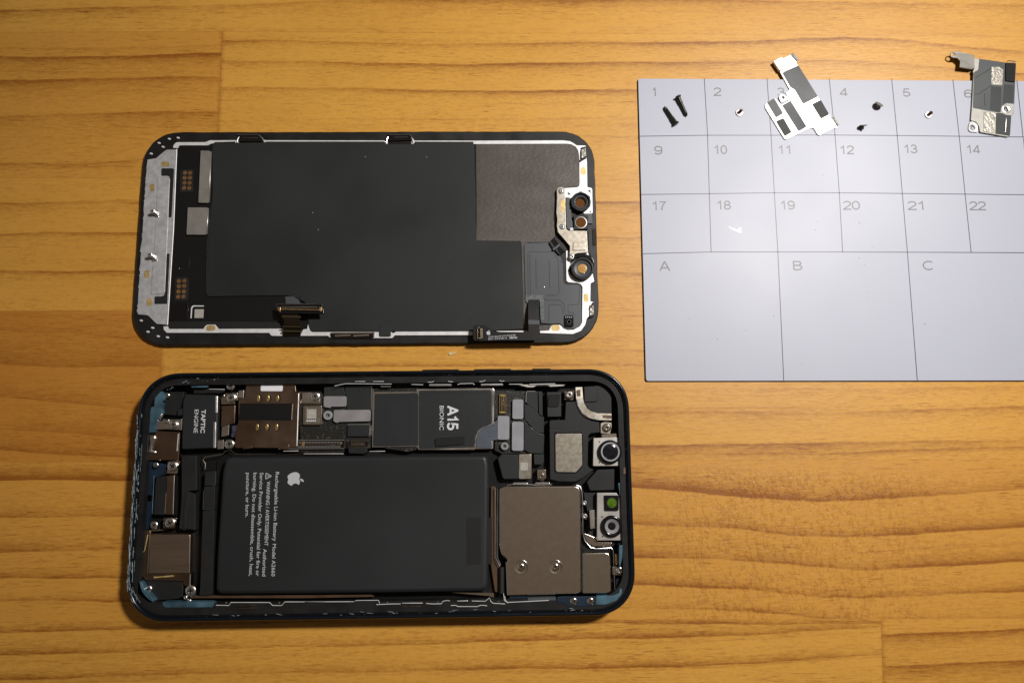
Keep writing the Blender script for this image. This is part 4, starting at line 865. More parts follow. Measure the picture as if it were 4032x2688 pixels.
    # painted inner frame showing blue
    for s, z in (('G 385,310 440,278 485,330 497,390 455,415 480,445 460,490 470,540 420,600 400,640 378,770 290,772 298,500 330,480 372,470', 5.2), ('H 188,1010 232,1048 262,1125 300,1150 375,1245 345,1270 290,1250 215,1190 184,1150', 5.9),
                 ('H 460,1262 1020,1262 1066,1282 1052,1320 500,1325 472,1292', 5.95), ('L 1335,1272 1530,1262 1590,1235 1600,1180 1625,1195 1622,1245 1560,1320 1440,1365 1330,1366', 5.99), ('L 1592,700 1632,700 1625,850 1598,960 1590,900', 5.98),
                 ('G 800,236 1000,228 985,250 805,250', 5.6), ('L 1580,0 1600,0 1605,90 1640,140 1660,160 1600,150', 5.6)):
        b('blue_rim', s, z, 'bluetray', .06, .3, 3.0)
    for s, z in (('G 245,1100 300,1098 510,1140 520,1250 400,1285 365,1300 345,1567 240,1567', 3.6), ('H 240,20 345,20 335,250 300,330 310,420 245,415', 3.6), ('L 1560,1080 1625,1060 1620,1180 1545,1250', 4.0), ('L 360,1275 560,1275 560,1325 350,1335', 4.2)):
        b('blue_floor', s, z, 'bluedark', .05, .3)
    # ---------------- battery
    Z = 5.3
    bo = [(884,1808),(900,1799),(1300,1795),(1700,1790),(1908,1789),(1921,1800),(1927,1830),(1925,2060),(1921,2300),(1914,2322),(1890,2330),(1500,2336),(900,2342),(862,2340),(846,2322),(850,2200),(862,2020),(872,1860)]
    bat = MB().prism(W(bo, Z), 1.5, Z, 1.3, 1.5).build('battery', 'battery', root, 60)
    b('sticker', 'J 1870,286 2040,280 2040,826 1872,828', Z+.03, 'sticker', .01, .1, Z-.05, (), bat)
    b('sticker_tail', 'J 2120,290 2168,276 2166,810 2135,828 2120,820', 4.3, 'sticker', .05, .1, 3.5)
    mb = MB(); z = Z+.015
    def bl(t, a, e, h=21, bold=False):
        text_into(mb, t, P(*px(a)[0], z), P(*px(e)[0], z), mmpp(h, Z), z, bold)
    h_ = 13.5; True_ = .009
    bl('Rechargeable Li-ion Battery', 'G 1780,1226', 'H 1748,556', h_, True_); bl('Model A2660', 'H 1745,588', 'H 1730,962', h_, True_)
    bl('WARNING / AVERTISSEMENT', 'G 1677,1335', 'H 1650,610', h_, True_); bl('Authorized', 'H 1637,645', 'H 1624,962', h_, True_)
    bl('Service Provider Only. Potential for fire or', 'G 1598,1234', 'H 1550,960', h_, True_)
    bl('burning. Do not disassemble, crush, heat,', 'G 1524,1234', 'H 1472,958', h_, True_)
    bl('puncture, or burn.', 'G 1441,1236', 'H 1429,278', h_, True_)
    t0, t1, t2 = (Vector(P(*px(v)[0], z)) for v in ('G 1668,1238', 'G 1664,1308', 'G 1732,1275'))
    for p, q in ((t0, t1), (t1, t2), (t2, t0)):
        d = (q-p).normalized(); n = Vector((-d.y, d.x))*.11; mb.add([(*(p+n), z), (*(q+n), z), (*(q-n), z), (*(p-n), z)], [(0,1,2,3)])
    m = (t0+t1)/2; u = (t2-m); 
    for f0, f1 in ((.12, .2), (.30, .62)):
        p, q = m+u*f0, m+u*f1; d = u.normalized(); n = Vector((-d.y, d.x))*.09; mb.add([(*(p+n), z+.001), (*(q+n), z+.001), (*(q-n), z+.001), (*(p-n), z+.001)], [(0,1,2,3)])
    mb.build('lettering', 'textgrey', bat)
    apple(MB(), P(*px('G 2012,1306')[0], z), Vector(P(*px('G 2012,1400')[0], z))-Vector(P(*px('G 2012,1300')[0], z)), mmpp(185/2.94, Z), z).build('emblem', 'textgrey', bat)
    b('battery_tray', 'G 1190,1030 2352,1020 I 2170,1000 2180,1060 J 2200,1160 780,1200 H 880,1200 1050,1170 G 1100,1090', 1.9, 'cavity', 0, .2)
    # ---------------- haptic motor
    te = b('haptic_motor', 'G 735,328 1095,340 1112,352 1102,940 1092,952 705,966 692,955 702,420 728,335', 5.1, 'shieldblack', .35, .4)
    MB().tube([(a, c, 4.95) for a, c in W('G 1098,350 1096,540', 4.9)], .42, 10, .6).build('metal_edge', 'silver', te)
    MB().tube([(a, c, 4.95) for a, c in W('G 1080,650 1075,945', 4.9)], .42, 10, .6).build('metal_edge', 'silver', te)
    MB().tube([(a, c, 4.85) for a, c in W('G 745,328 1090,338', 4.8)], .12, 8).build('metal_edge', 'nickel_dark', te)
    mb = MB(); z = 5.12
    text_into(mb, 'TAPTIC', P(*px('G 922,506')[0], z), P(*px('G 910,776')[0], z), mmpp(16, z), z, True)
    text_into(mb, 'ENGINE', P(*px('G 842,506')[0], z), P(*px('G 830,776')[0], z), mmpp(15.5, z), z)
    mb.build('lettering', 'textbright', te)
    b('cable_cover', 'G 650,500 700,495 695,570 640,575', 4.6, 'shieldblack', .2, .1); b('cover_plate', 'G 480,300 720,300 715,320 700,490 640,500 635,570 480,560 500,400', 3.6, 'blackplastic', .1, .3)
    b('cover_plate', 'G 830,262 1190,262 1180,300 1140,320 830,318', 4.0, 'blackplastic', .1, .2)
    # ---------------- card reader
    cr = b('card_reader', 'G 1440,218 1600,216 2010,212 2014,288 2058,308 2034,940 1860,950 1312,948 1316,780 1350,640 1348,380 1420,370', 4.7, 'nickel_dark', .12, .15)
    b('white_label', 'G 1618,206 1850,205 1862,215 1858,285 1848,293 1612,291 1605,282 1610,214', 4.95, 'whitelabel', .03, .1, 4.6, (), cr)
    b('card_window', 'G 1368,433 1972,434 1966,634 1352,628', 4.73, 'cavity', 0, .1, 4.6, (), cr)
    MB().tube([(a, c, 4.75) for a, c in W('G 1978,440 1966,625', 4.7)], .12, 8).build('window_edge', 'nickel', cr)
    for x, y in ((1592,375),(1703,375),(1813,375),(1578,708),(1690,708),(1802,708)):
        cc = P(*px(f'G {x},{y}')[0], 4.72); o = MB().prism(circle(cc, mmpp(29/2.94), 18, mmpp(46/2.94)), 4.6, 4.73).build('contact_slot', 'recess', cr)
        c2 = P(*px(f'G {x-12},{y+2}')[0], 4.85); MB().prism(circle(c2, mmpp(17/2.94), 14, mmpp(40/2.94)), 4.6, 4.86, .1).build('gold_spring', 'gold', cr)
    MB().tube([(a, c, 4.6) for a, c in W('G 2046,320 2026,925', 4.6)], .2, 8).build('bright_edge', 'silver', cr)
    b('solder_tab', 'G 1835,908 1930,905 1935,940 1925,965 1840,962', 4.76, 'nickel_dark', .05, .1, 4.5, (), cr); b('solder_tab', 'G 1400,935 1500,930 1498,955 1402,960', 4.76, 'nickel_dark', .05, .1, 4.5, (), cr)
    # brackets, screws and clips at the left end
    b('bracket_tab', 'G 1190,315 1340,310 1338,402 1180,402', 4.4, 'nickel', .12, .15); b('clip', 'G 1352,285 1412,280 1408,372 1352,372', 4.6, 'silver', .15, .1)
    b('bracket_tab', 'G 1148,380 1185,330 1195,400 1310,405 1308,440 1150,445', 4.2, 'nickel', .15, .1)
    b('flex_clamp', 'G 1156,460 1312,455 1306,664 1240,680 1145,710', 4.6, 'nickel_dark', .12, .12); b('bent_tab', 'G 1158,700 1240,678 1236,800 1150,822', 4.4, 'silver', .3, .1)
    b('small_chip', 'G 1275,690 1336,685 1330,820 1266,822', 4.2, 'chip_purple', .05, .1); b('bracket_tab', 'G 1105,866 1178,852 1174,960 1102,962', 4.3, 'silver', .25, .1)
    for x, y, r in ((1256,228,50),(1262,368,54),(1242,905,56),(522,340,30),(405,562,62),(594,680,46),(580,1160,58),(388,1145,32)): screw('G', x, y, 5.0, r, root, 'chrome')
    b('bracket_tab', 'G 402,622 470,640 500,616 700,614 694,745 500,735 395,742', 4.3, 'silver', .2, .2)
    b('wavy_clip', 'G 470,618 545,616 540,660 480,668', 4.7, 'silver', .2, .3)
    sp = b('port_shield', 'G 392,750 660,765 672,772 655,1090 290,1092 285,800 385,785', 4.4, 'nickel_dark', .12, .2)
    b('spring_contact', 'G 318,810 380,806 386,840 352,920 342,1002 300,1005 322,900', 4.9, 'silver', .2, .2, 4.3, (), sp); MB().tube([(a, c, 4.6) for a, c in W('G 655,785 640,985', 4.6)], .22, 8).build('bright_edge', 'silver', sp)
    cc = P(*px('G 374,1000')[0], 4.7); MB().lathe(cc, [(.5, 4.3), (.5, 4.7), (.3, 4.85), (.01, 4.9)], 16).build('rivet', 'chrome', sp)
    b('bracket_tab', 'G 530,1105 680,1100 650,1170 640,1250 520,1245', 4.2, 'nickel', .1, .15)
    # charging port block
    cp = b('port_housing', 'G 392,1285 610,1258 H 606,258 500,255 360,250', 4.0, 'blackplastic', .3, .2)
    b('port_strip', 'G 525,1275 612,1262 H 602,250 500,248', 4.3, 'nickel_dark', .3, .1, 3.6, (), cp)
    MB().tube([(a, c, 4.3) for a, c in W('G 608,1268 H 594,240', 4.3)], .16, 8).build('bright_edge', 'silver', cp); MB().tube([(a, c, 4.0) for a, c in W('G 372,1270 H 350,240', 4.0)], .14, 8).build('blue_edge', 'bluetray', cp)
    MB().tube([(a, c, 4.2) for a, c in W('H 515,0 500,235', 4.1)], .10, 8).build('bright_edge', 'nickel', cp)
    screw('H', 552, 345, 4.8, 58, root, 'chrome'); screw('H', 365, 372, 4.4, 46, root, 'chrome'); b('bracket_tab', 'H 480,285 635,285 640,300 610,410 475,410', 4.0, 'nickel_dark', .1, .15); b('bracket_tab', 'H 325,425 475,420 470,435 330,445', 4.2, 'nickel', .1, .1)
    # loudspeaker
    b('speaker_tray', 'H 240,432 325,428 330,470 790,470 800,935 800,1070 725,1078 715,1022 270,1006 218,935 225,720', 4.0, 'nickel_dark', .1, .3)
    ls = b('loudspeaker', 'H 325,480 780,478 793,490 786,930 312,932', 4.9, 'nickel_brushed', .2, .2)
    MB().tube([(a, c, 4.9) for a, c in W('H 322,480 310,680 298,930', 4.9)], .11, 8).build('bright_edge', 'nickel', ls)
    MB().tube([(a, c, 4.5) for a, c in W('H 300,480 285,560 262,670 245,680', 4.5)], .16, 8).build('spring_contact', 'goldpad', ls); MB().tube([(a, c, 4.6) for a, c in W('H 375,975 430,972 600,958', 4.5)], [.34, .2, .3], 8).build('spring_contact', 'goldpad', ls)
    MB().tube([(a, c, 4.6) for a, c in W('H 795,940 790,1070', 4.5)], .16, 8).build('bright_edge', 'silver', ls)
    b('rubber_boot', 'H 275,1010 712,1020 700,1200 650,1225 400,1245 345,1180', 3.6, 'blackmatte', .2, .3)
    for x, y, r in ((302,1112,42),(792,1132,60),(732,1210,24),(776,1250,24)): screw('H', x, y, 4.7, r, root, 'chrome', cross=r > 30)
    # black flex strips beside the battery
    b('flex_strip', 'G 690,1042 862,1036 866,1440 760,1450 H 850,20 850,430 790,420 660,415 690,60', 4.2, 'blackmatte', .15, .2)
    b('flex_ridge', 'G 735,1460 780,1455 H 740,300 735,430 700,430 720,10', 4.35, 'blackplastic', .15, .3, 4.0)
    b('flex_cover', 'G 962,1228 1078,1215 1086,1228 1080,1375 1068,1385 955,1386', 4.3, 'blackmatte', .1, .2); MB().tube([(a, c, 4.3) for a, c in W('G 1075,1218 1086,1230 1080,1378 1060,1388', 4.3)], .09, 6).build('seam_edge', 'greyflex', root)
    b('flex_cover', 'G 952,1395 1075,1390 H 1070,192 935,195', 4.2, 'blackmatte', .1, .1); MB().tube([(a, c, 4.2) for a, c in W('G 945,1440 H 938,190 1070,197', 4.2)], .07, 6).build('seam_edge', 'greyflex', root)
    b('flex_cover', 'H 935,205 1070,203 1042,1170 1020,1186 895,1185 905,1100', 4.25, 'blackmatte', .12, .2)
    MB().tube([(a, c, 3.9) for a, c in W('G 965,1195 968,1130 940,1090 960,1055 1170,1020 1200,985 1260,975 1320,1020 1900,1025 2200,1010 2352,1015', 3.9)], .13, 8).build('antenna_wire', 'nickel', root)
    # ---------------- logic board
    lb = b('logic_board', 'G 2060,300 2300,296 2330,340 I 250,250 780,245 780,950 460,955 450,1000 -300,1000 G 2065,990', 3.4, 'pcb', .04, .1)
    b('bracket_tab', 'G 2088,306 2180,305 2290,318 2292,420 2060,430 2085,380', 4.2, 'silver', .15, .15); screw('G', 2236, 352, 4.8, 52, root, 'chrome')
    b('bracket_lip', 'G 2065,425 2290,420 2290,440 2065,442', 3.9, 'nickel', .1, .05)
    ch = b('shielded_chip', 'G 2108,457 2304,456 2314,466 2312,672 2300,684 2105,684 2094,674 2098,466', 4.3, 'nickel', .12, .2)
    b('chip_face', 'G 2125,475 2295,475 2292,665 2118,665', 4.33, 'nickel_spot', .01, .15, 4.2, (), ch); b('chip_mark', 'G 2142,500 2252,500 2250,610 2140,610', 4.35, 'codelabel', 0, 0, 4.3, (), ch)
    mb = MB()
    for i in range(5): x = 2138+i*23; mb.prism(W(f'G {x},626 {x+13},626 {x+13},642 {x},642', 4.35), 4.3, 4.36)
    mb.build('chip_print', 'whitelabel', ch)
    b('flex_tail', 'I 225,242 450,240 465,320 470,350 220,348', 3.9, 'graphite', .1, .2); b('flex_tail', 'I 468,240 776,235 772,510 490,512 482,345 465,320', 4.0, 'graphite', .12, .15)
    MB().tube([(a, c, 4.0) for a, c in W('I 776,235 772,300 770,510', 4.0)], .07, 6).build('seam_edge', 'silver_soft', root)
    b('foam_pad', 'I 232,350 472,350 484,362 480,458 468,470 300,472 295,486 232,478 216,462 220,362', 4.4, 'greypad', .08, .2); b('foam_pad', 'I 345,510 748,507 762,520 758,628 745,640 392,648 380,660 345,650 330,635 335,520', 4.4, 'greypad', .08, .2)
    def standoff(zm, x, y, r, ro, z=4.6):
        cc = P(*px(f'{zm} {x},{y}')[0], z); ro = mmpp(ro/ZO[zm][2]); o = MB().lathe(cc, [(ro, 3.2), (ro, z-.12), (ro*.88, z), (ro*.55, z), (ro*.45, z-.1), (ro*.38, z-.7), (.001, z-.7)], 28).build('standoff', 'greypad_cool', root)
        MB().lathe(cc, [(ro*.50, z-.06), (ro*.46, z+.01), (ro*.36, z+.01), (ro*.3, z-.2)], 24).build('brass_collar', 'nickel', o)
    standoff('I', 265, 572, 0, 52); standoff('K', 335, 990, 0, 47)
    b('memory_chip', 'I 498,680 752,676 748,814 494,816', 4.2, 'shieldblack', .12, .1); MB().tube([(a, c, 4.2) for a, c in W('I 500,678 752,676 748,814', 4.2)], .10, 6).build('chip_edge', 'silver_soft', root)
    b('solder_row', 'I 756,690 775,690 770,810 752,812', 3.9, 'granular', .05, .05)
    def socket(zm, s, inner, n, axis, z, m='gold'):
        o = b('board_connector', s, z, 'blackgloss', .06, .08)
        pts = W(s, z); MB().tube([(*p, z+.02) for p in pts]+[(*pts[0], z+.02)], .10, 6).build('connector_rim', m, o)
        q = [Vector(v) for v in W(inner, z+.05)]; mb = MB()
        for row in (0, 1):
            a, e = (q[0], q[1]) if row == 0 else (q[3], q[2])
            o2 = (q[2]-q[1])*.22*(1 if row == 0 else -1)
            for i in range(n):
                p0 = a.lerp(e, (i+.2)/n); p1 = a.lerp(e, (i+.7)/n); mb.prism([tuple(p0), tuple(p1), tuple(p1+o2), tuple(p0+o2)], z-.05, z+.10)
        mb.build('connector_pins', m, o)
        mid0, mid1 = (q[0]+q[3])/2, (q[1]+q[2])/2; MB().tube([(*mid0, z+.03), (*mid1, z+.03)], .16, 6).build('connector_spine', 'nickel', o)
    socket('G', 'I -300,862 460,858 456,955 -305,958', 'I -260,880 420,876 416,940 -262,944', 40, 0, 4.3, 'silver_soft'); socket('I', 'I 502,866 733,866 730,935 500,936', 'I 535,880 700,880 698,922 533,922', 10, 0, 4.3, 'nickel')
    b('end_block', 'G 2082,872 2112,872 2110,928 2080,928', 4.5, 'gold', .06, .05)
    b('end_block', 'I 412,880 432,880 430,905 412,905', 4.5, 'gold', .06, .05)
    b('connector_flap', 'I 498,946 720,940 718,1000 690,1020 510,1012', 4.6, 'blackplastic', .3, .2)
    # processor shield
    sh = b('processor_shield', 'I 782,262 1300,258 1310,266 2180,254 2196,290 2192,600 2180,960 1975,962 1965,972 1316,972 1300,942 780,942', 4.25, 'silver', .12, .2)
    fr = 4.42
    b('shield_film', 'I 810,322 1300,312 1318,330 1316,915 1305,920 795,930 790,920', fr, 'shieldblack', .1, .3, 4.0, (), sh)
    b('shield_film', 'I 1322,285 2150,276 2164,290 2168,655 2060,698 2010,740 1975,800 1962,938 1400,962 1322,962', fr, 'shieldblack', .1, .4, 4.0, (), sh)
    b('component_row', 'I 795,265 1298,262 1296,298 795,302', 4.3, 'pcb', .05, .05, 4.0, (), sh); b('component_row', 'I 930,932 1298,928 1298,968 1200,992 930,955', 4.3, 'pcb', .05, .05, 4.0, (), sh)
    mb = MB(); z = fr
    ridges(mb, ['I 925,330 922,915', 'I 945,360 1235,350 1232,872 945,880 945,360', 'I 985,395 1215,385 1212,850 985,858 985,395', 'I 1275,330 1270,905', 'I 2115,330 2125,640', 'I 1340,320 2110,312', 'I 1940,790 1925,930'], z-.03, .16, .5)
    mb.build('embossing', 'shieldblack', sh)
    b('raised_foam', 'I 1512,836 1838,814 1850,825 1850,900 1838,910 1525,935 1510,925 1502,850', fr+.35, 'foam', .2, .2, 4.3, (), sh)
    mb = MB(); z = fr+.015
    strokes_into(mb, 'A15', P(*px('I 1652,470')[0], z), P(*px('I 1652,732')[0], z), mmpp(118/2.94, z), z, .2)
    text_into(mb, 'BIONIC', P(*px('I 1562,462')[0], z), P(*px('I 1560,742')[0], z), mmpp(48/2.94, z), z)
    mb.build('lettering', 'textbright', sh)
    b('camera_flex', 'I 1985,945 1986,840 2012,762 2070,704 2182,672 2236,608 2240,858 2155,860 2172,935 2160,950', 4.5, 'flexblue', .1, .3)
    mb = MB(); ridges(mb, ['I 2120,765 2232,745', 'I 2125,790 2232,780', 'I 2120,815 2232,812', 'I 2080,720 2180,690 2225,640'], 4.5, .13, .7); mb.build('flex_fold', 'flexblue', root)
    MB().tube([(a, c, 4.45) for a, c in W('I 1968,940 1972,830 2005,745 2068,698 2168,662', 4.4)], .13, 8).build('torn_edge', 'granular', root)
    # right hand board
    b('logic_board', 'K 215,305 600,308 600,640 640,1075 300,1082 215,1040', 3.4, 'pcb', .04, .1)
    socket('K', 'K 274,350 350,348 350,588 272,588', 'K 290,385 290,550 335,550 335,385', 12, 1, 4.1)
    b('end_block', 'K 282,356 342,356 342,378 282,378', 4.35, 'gold', .06, .05); b('end_block', 'K 282,560 342,560 342,582 282,582', 4.35, 'gold', .06, .05)
    for s in ('K 445,412 552,412 567,426 566,642 552,655 447,654 430,640 433,428', 'K 440,688 556,690 571,704 569,1034 555,1049 440,1047 424,1032 427,702'): b('foam_pad', s, 4.4, 'greypad_cool', .08, .2)
    b('foam_pad', 'K 262,616 378,617 394,632 391,895 376,911 262,910 247,896 249,630', 4.7, 'greypad_cool', .08, .2)
    fp = b('flex_plate', 'K 600,318 610,312 748,312 752,590 735,570 625,480 596,450', 4.1, 'shieldblack', .08, .15)
    MB().tube([(a, c, 4.1) for a, c in W('K 598,450 602,330 615,314 715,313', 4.1)], .09, 6).build('seam_edge', 'silver_soft', fp)
    b('flex_plate', 'K 576,468 625,482 735,572 822,632 820,828 745,836 700,790 580,658', 4.3, 'graphite', .15, .2); b('flex_plate', 'K 752,314 800,314 806,628 760,592', 4.6, 'graphite', .3, .15)
    b('flex_plate', 'K 578,690 745,850 826,858 815,1080 655,1078 575,1036', 4.2, 'graphite', .1, .2)
    MB().tube([(a, c, 4.3) for a, c in W('K 570,665 620,725 745,838 820,850', 4.25)], .10, 6).build('torn_edge', 'granular', root)
    b('flex_plate', 'K 855,320 1020,322 1034,340 1036,628 862,630', 4.3, 'shieldblack', .2, .2); b('foam_square', 'K 885,352 1005,348 1022,364 1008,490 992,506 885,506 866,492 872,366', 4.6, 'foam', .15, .2); b('flex_plate', 'K 692,1088 820,1088 822,1180 800,1218 700,1218', 4.1, 'graphite', .25, .2)
    # earpiece module
    em = b('earpiece_module', 'K 1090,440 1212,440 1225,520 1260,590 1310,640 1400,678 1505,692 1512,820 1400,832 1370,860 1362,1230 1385,1262 1440,1280 1300,1385 1210,1430 1000,1425 895,1398 888,690 895,668 1080,664', 4.6, 'blackplastic', .15, .25)
    b('earpiece_corner', 'K 1310,255 1480,245 1540,235 1610,265 1652,340 1658,580 1450,582 1380,545 1325,470', 4.3, 'blackplastic', .15, .3); b('corner_block', 'K 1318,256 1435,255 1440,245 1478,246 1480,440 1320,445', 4.75, 'blackplastic', .12, .1)
    b('moulded_step', 'K 890,682 1005,680 1015,690 1010,772 892,772', 4.75, 'blackplastic', .08, .1, 4.5, (), em)
    b('corner_housing', 'K 1350,1430 1480,1280 1692,1272 1690,1530 1390,1540', 4.1, 'blackplastic', .15, .2)
    b('speaker_plate_seat', 'K 955,820 1285,816 1302,830 1305,1235 1222,1326 980,1322 950,1300 948,835', 4.68, 'blackgloss', .05, .3, 4.5, (), em)
    b('speaker_plate', 'K 975,834 1278,832 1290,846 1296,1228 1215,1314 985,1310 965,1290 960,850', 4.85, 'nickel_spot', .12, .25, 4.5, (), em)
    arm = W('K 1255,262 1262,400 1280,480 1325,555 1390,600 1480,625 1655,628', 5.2); zs = [4.6, 5.1, 5.2, 5.2, 5.2, 5.15, 4.9]
    dense = []
    for i in range(len(arm)-1):
        for j in range(5): t = j/5; dense.append((arm[i][0]*(1-t)+arm[i+1][0]*t, arm[i][1]*(1-t)+arm[i+1][1]*t, zs[i]*(1-t)+zs[i+1]*t))
    dense.append((*arm[-1], zs[-1])); D = [Vector(d) for d in dense]; sd = []
    for i in range(len(D)): t = D[min(i+1, len(D)-1)]-D[max(i-1, 0)]; sd.append(Vector((-t.y, t.x, 0)).normalized()*mmpp(41/3.136))
    ag = MB().ribbon(D, sd, .3).build('ground_arm', 'nickel_spot', root)
    b('arm_slot', 'K 1230,300 1270,290 1275,370 1235,375', 5.35, 'nickel_dark', .03, .1, 4.9, (), ag); b('arm_slot', 'K 1550,605 1660,610 1658,645 1545,640', 5.3, 'nickel_dark', .03, .1, 4.8, (), ag)
    for x, y in ((1262, 440), (1470, 628)):
        cc = P(*px(f'K {x},{y}')[0], 5.4); MB().lathe(cc, [(.85, 5.3), (.82, 5.38), (.6, 5.39), (.55, 5.34), (.001, 5.34)], 18).build('spot_weld', 'silver_soft', ag)
    b('bracket_tab', 'K 1520,705 1560,692 1655,700 1660,740 1640,838 1520,832', 4.4, 'nickel_spot', .12, .25)
    screw('K', 1135, 355, 4.9, 50, root, 'silver'); screw('K', 1598, 762, 5.0, 52, root, 'nickel')
    b('bracket_tab', 'K 1070,310 1200,305 1185,425 1075,420', 3.9, 'nickel_dark', .1, .2)
    # front facing cameras
    c1 = b('camera_module', 'K 1432,888 1755,880 1764,890 1762,1225 1752,1235 1435,1238 1425,1228', 5.0, 'silver_soft', .15, .15)
    b('camera_tab', 'K 1532,842 1715,832 1725,845 1722,882 1535,886', 4.7, 'nickel', .12, .1, 2, (), c1)
    for x, y in ((1505, 935), (1505, 1190), (1590, 1218)):
        cc = P(*px(f'K {x},{y}')[0], 5.0); MB().lathe(cc, [(.30, 4.95), (.26, 5.06), (.001, 5.06)], 12).build('case_dimple', 'nickel_dark', c1)
    cc = P(*px('K 1640,1060')[0], 6.2); r = mmpp(145/3.136, 6)
    MB().lathe(cc, [(r*.95, 4.9), (r, 5.6), (r*.98, 6.0), (r*.9, 6.25), (r*.78, 6.3), (r*.66, 6.22), (r*.62, 6.0)], 48).build('lens_barrel', 'blackgloss', c1, 60)
    MB().lathe(cc, [(r*.80, 6.29), (r*.76, 6.33), (r*.70, 6.31), (r*.66, 6.24)], 48).build('ring_highlight', 'greypad_cool', c1, 70)  # pale grey ring painted in for the highlight around the glossy barrel
    MB().lathe(cc, [(r*.63, 6.0), (r*.5, 6.12), (r*.3, 6.2), (r*.12, 6.23), (.001, 6.235)], 40).build('lens', 'lensglass', c1, 70)
    c2 = b('sensor_camera', 'L 1342,112 1560,112 1580,140 1600,160 1612,200 1645,245 1657,648 1340,648', 5.0, 'silver_soft', .15, .15)
    b('emitter_block', 'L 1425,140 1580,140 1588,150 1586,305 1575,312 1438,312 1430,300', 5.6, 'blackgloss', .15, .15, 4.9, (), c2)
    cc = P(*px('L 1510,225')[0], 5.7); r = mmpp(52/2.852, 5.6); MB().lathe(cc, [(r*1.15, 5.55), (r*1.12, 5.68), (r, 5.68), (r*.97, 5.62)], 30).build('emitter_ring', 'blackmatte', c2)
    MB().lathe(cc, [(r, 5.6), (r*.7, 5.66), (.001, 5.7)], 30).build('green_lens', 'lensgreen', c2, 70)
    ag2 = MB(); ag2.prism(W('L 1503,190 1516,190 1516,262 1503,262', 5.72), 5.69, 5.73); ag2.build('lens_mark', 'lensgreen', c2)
    cc = P(*px('L 1512,488')[0], 6.0); r = mmpp(119/2.852, 6)
    MB().lathe(cc, [(r*.97, 4.9), (r, 5.6), (r*.95, 5.95), (r*.86, 6.05), (r*.74, 6.0), (r*.66, 5.85)], 44).build('lens_barrel', 'blackgloss', c2, 60)
    MB().lathe(cc, [(r*.67, 5.86), (r*.42, 5.45), (r*.36, 5.4)], 40).build('lens_cone', 'greypad', c2, 60)
    MB().lathe(cc, [(r*.38, 5.4), (r*.2, 5.52), (.001, 5.56)], 30).build('lens', 'lensglass', c2, 70)
    for x, y in ((1400, 380), (1608, 378), (1405, 600), (1616, 594)):
        cc = P(*px(f'L {x},{y}')[0], 5.0); MB().lathe(cc, [(.30, 4.95), (.26, 5.06), (.001, 5.06)], 12).build('case_dimple', 'nickel_dark', c2)
    o = b('flash_contact', 'L 1258,308 1316,302 1322,512 1268,518', 4.8, 'silver', .1, .1); b('granular_core', 'L 1272,322 1305,320 1310,490 1276,492', 4.84, 'nickel_spot', .02, .1, 4.6, (), o)
    b('camera_seat', 'L 1190,110 1330,110 1335,640 1500,660 1560,660 1520,720 1300,720 1200,640 1250,560 1230,300', 3.0, 'blackmatte', .1, .3); b('silver_seat', 'L 1195,560 1330,610 1340,660 1520,665 1500,715 1290,712 1215,650', 3.6, 'nickel', .2, .4)
    for x, y, r in ((1205, 225, 28), (1205, 375, 32)): screw('L', x, y, 4.6, r, root, 'chrome', cross=False)
    # flex cover with code label, screw holder
    fc = b('flex_cover_plate', 'K 512,1090 655,1085 668,1098 666,1380 655,1393 520,1395 508,1385', 4.5, 'nickel_spot', .1, .15); b('code_label', 'K 530,1190 624,1190 624,1287 530,1287', 4.53, 'codelabel', 0, 0, 4.4, (), fc)
    b('flex_bend', 'K 245,1140 300,1085 510,1090 510,1395 330,1400 305,1380', 4.2, 'graphite', .3, .3); b('screw_holder', 'K 738,1278 840,1276 848,1300 850,1385 800,1415 742,1400', 4.2, 'nickel', .15, .2); screw('K', 790, 1360, 4.6, 40, root, 'nickel')
    for s in ('K 445,1438 615,1438 628,1455 430,1458', 'K 715,1438 888,1436 900,1452 705,1456'): b('shield_clip', s, 4.5, 'chrome', .2, .2)
    MB().tube([(a, c, 4.4) for a, c in W('K 370,1472 430,1462 640,1462 700,1468 920,1462', 4.4)], .14, 8).build('bright_edge', 'chrome', root)
    # rear camera cover (large nickel plate)
    ns = b('camera_cover', 'L 270,45 300,38 1100,33 1140,48 1158,90 1162,400 1168,1225 1100,1250 330,1270 316,885 338,880 328,860 268,805 246,720 246,70', 5.0, 'nickel', .34, .35)
    n2 = b('antenna_cover', 'L 1184,795 1200,785 1440,780 1480,795 1494,830 1506,1215 1480,1238 1184,1246', 4.9, 'nickel', .3, .3)
    MB().tube([(a, c, 4.7) for a, c in W('L 1110,26 1155,42 1172,100 1178,180 1184,560 1205,650 1270,722 1330,738 1500,730 1524,760 1530,900 1545,1250 1400,1275', 4.6)], .14, 8).build('cover_rim', 'silver', root)
    MB().tube([(a, c, 4.8) for a, c in W('L 1176,800 1176,1230', 4.8)], .10, 8).build('cover_seam', 'silver', root)
    for x in (492, 876):
        cc = P(*px(f'L {x},945')[0], 5.0); r = mmpp(76/2.852, 5)
        o = MB().lathe(cc, [(r*1.02, 4.98), (r*.97, 5.06), (r*.9, 5.05), (r*.72, 4.99), (r*.62, 4.985)], 32).build('dimple_rim', 'nickel', ns, 70); screw('L', x, 945, 5.18, 42, root, 'nickel')
    MB().tube([(a, c, 4.3) for a, c in W('L 203,55 207,500 207,845 250,935', 4.3)], .10, 8).build('side_rail', 'silver', root); MB().tube([(a, c, 4.2) for a, c in W('L 228,70 228,500 226,840 262,920', 4.2)], .07, 8).build('side_rail', 'silver', root)
    b('side_plate', 'L 150,40 200,40 206,845 245,940 240,1230 195,1222 148,905', 3.2, 'brown_gap', .1, .2)
    MB().tube([(a, c, 4.0) for a, c in W('L 272,945 272,1235', 4.0)], .75, 12).build('side_roller', 'graphite', root)
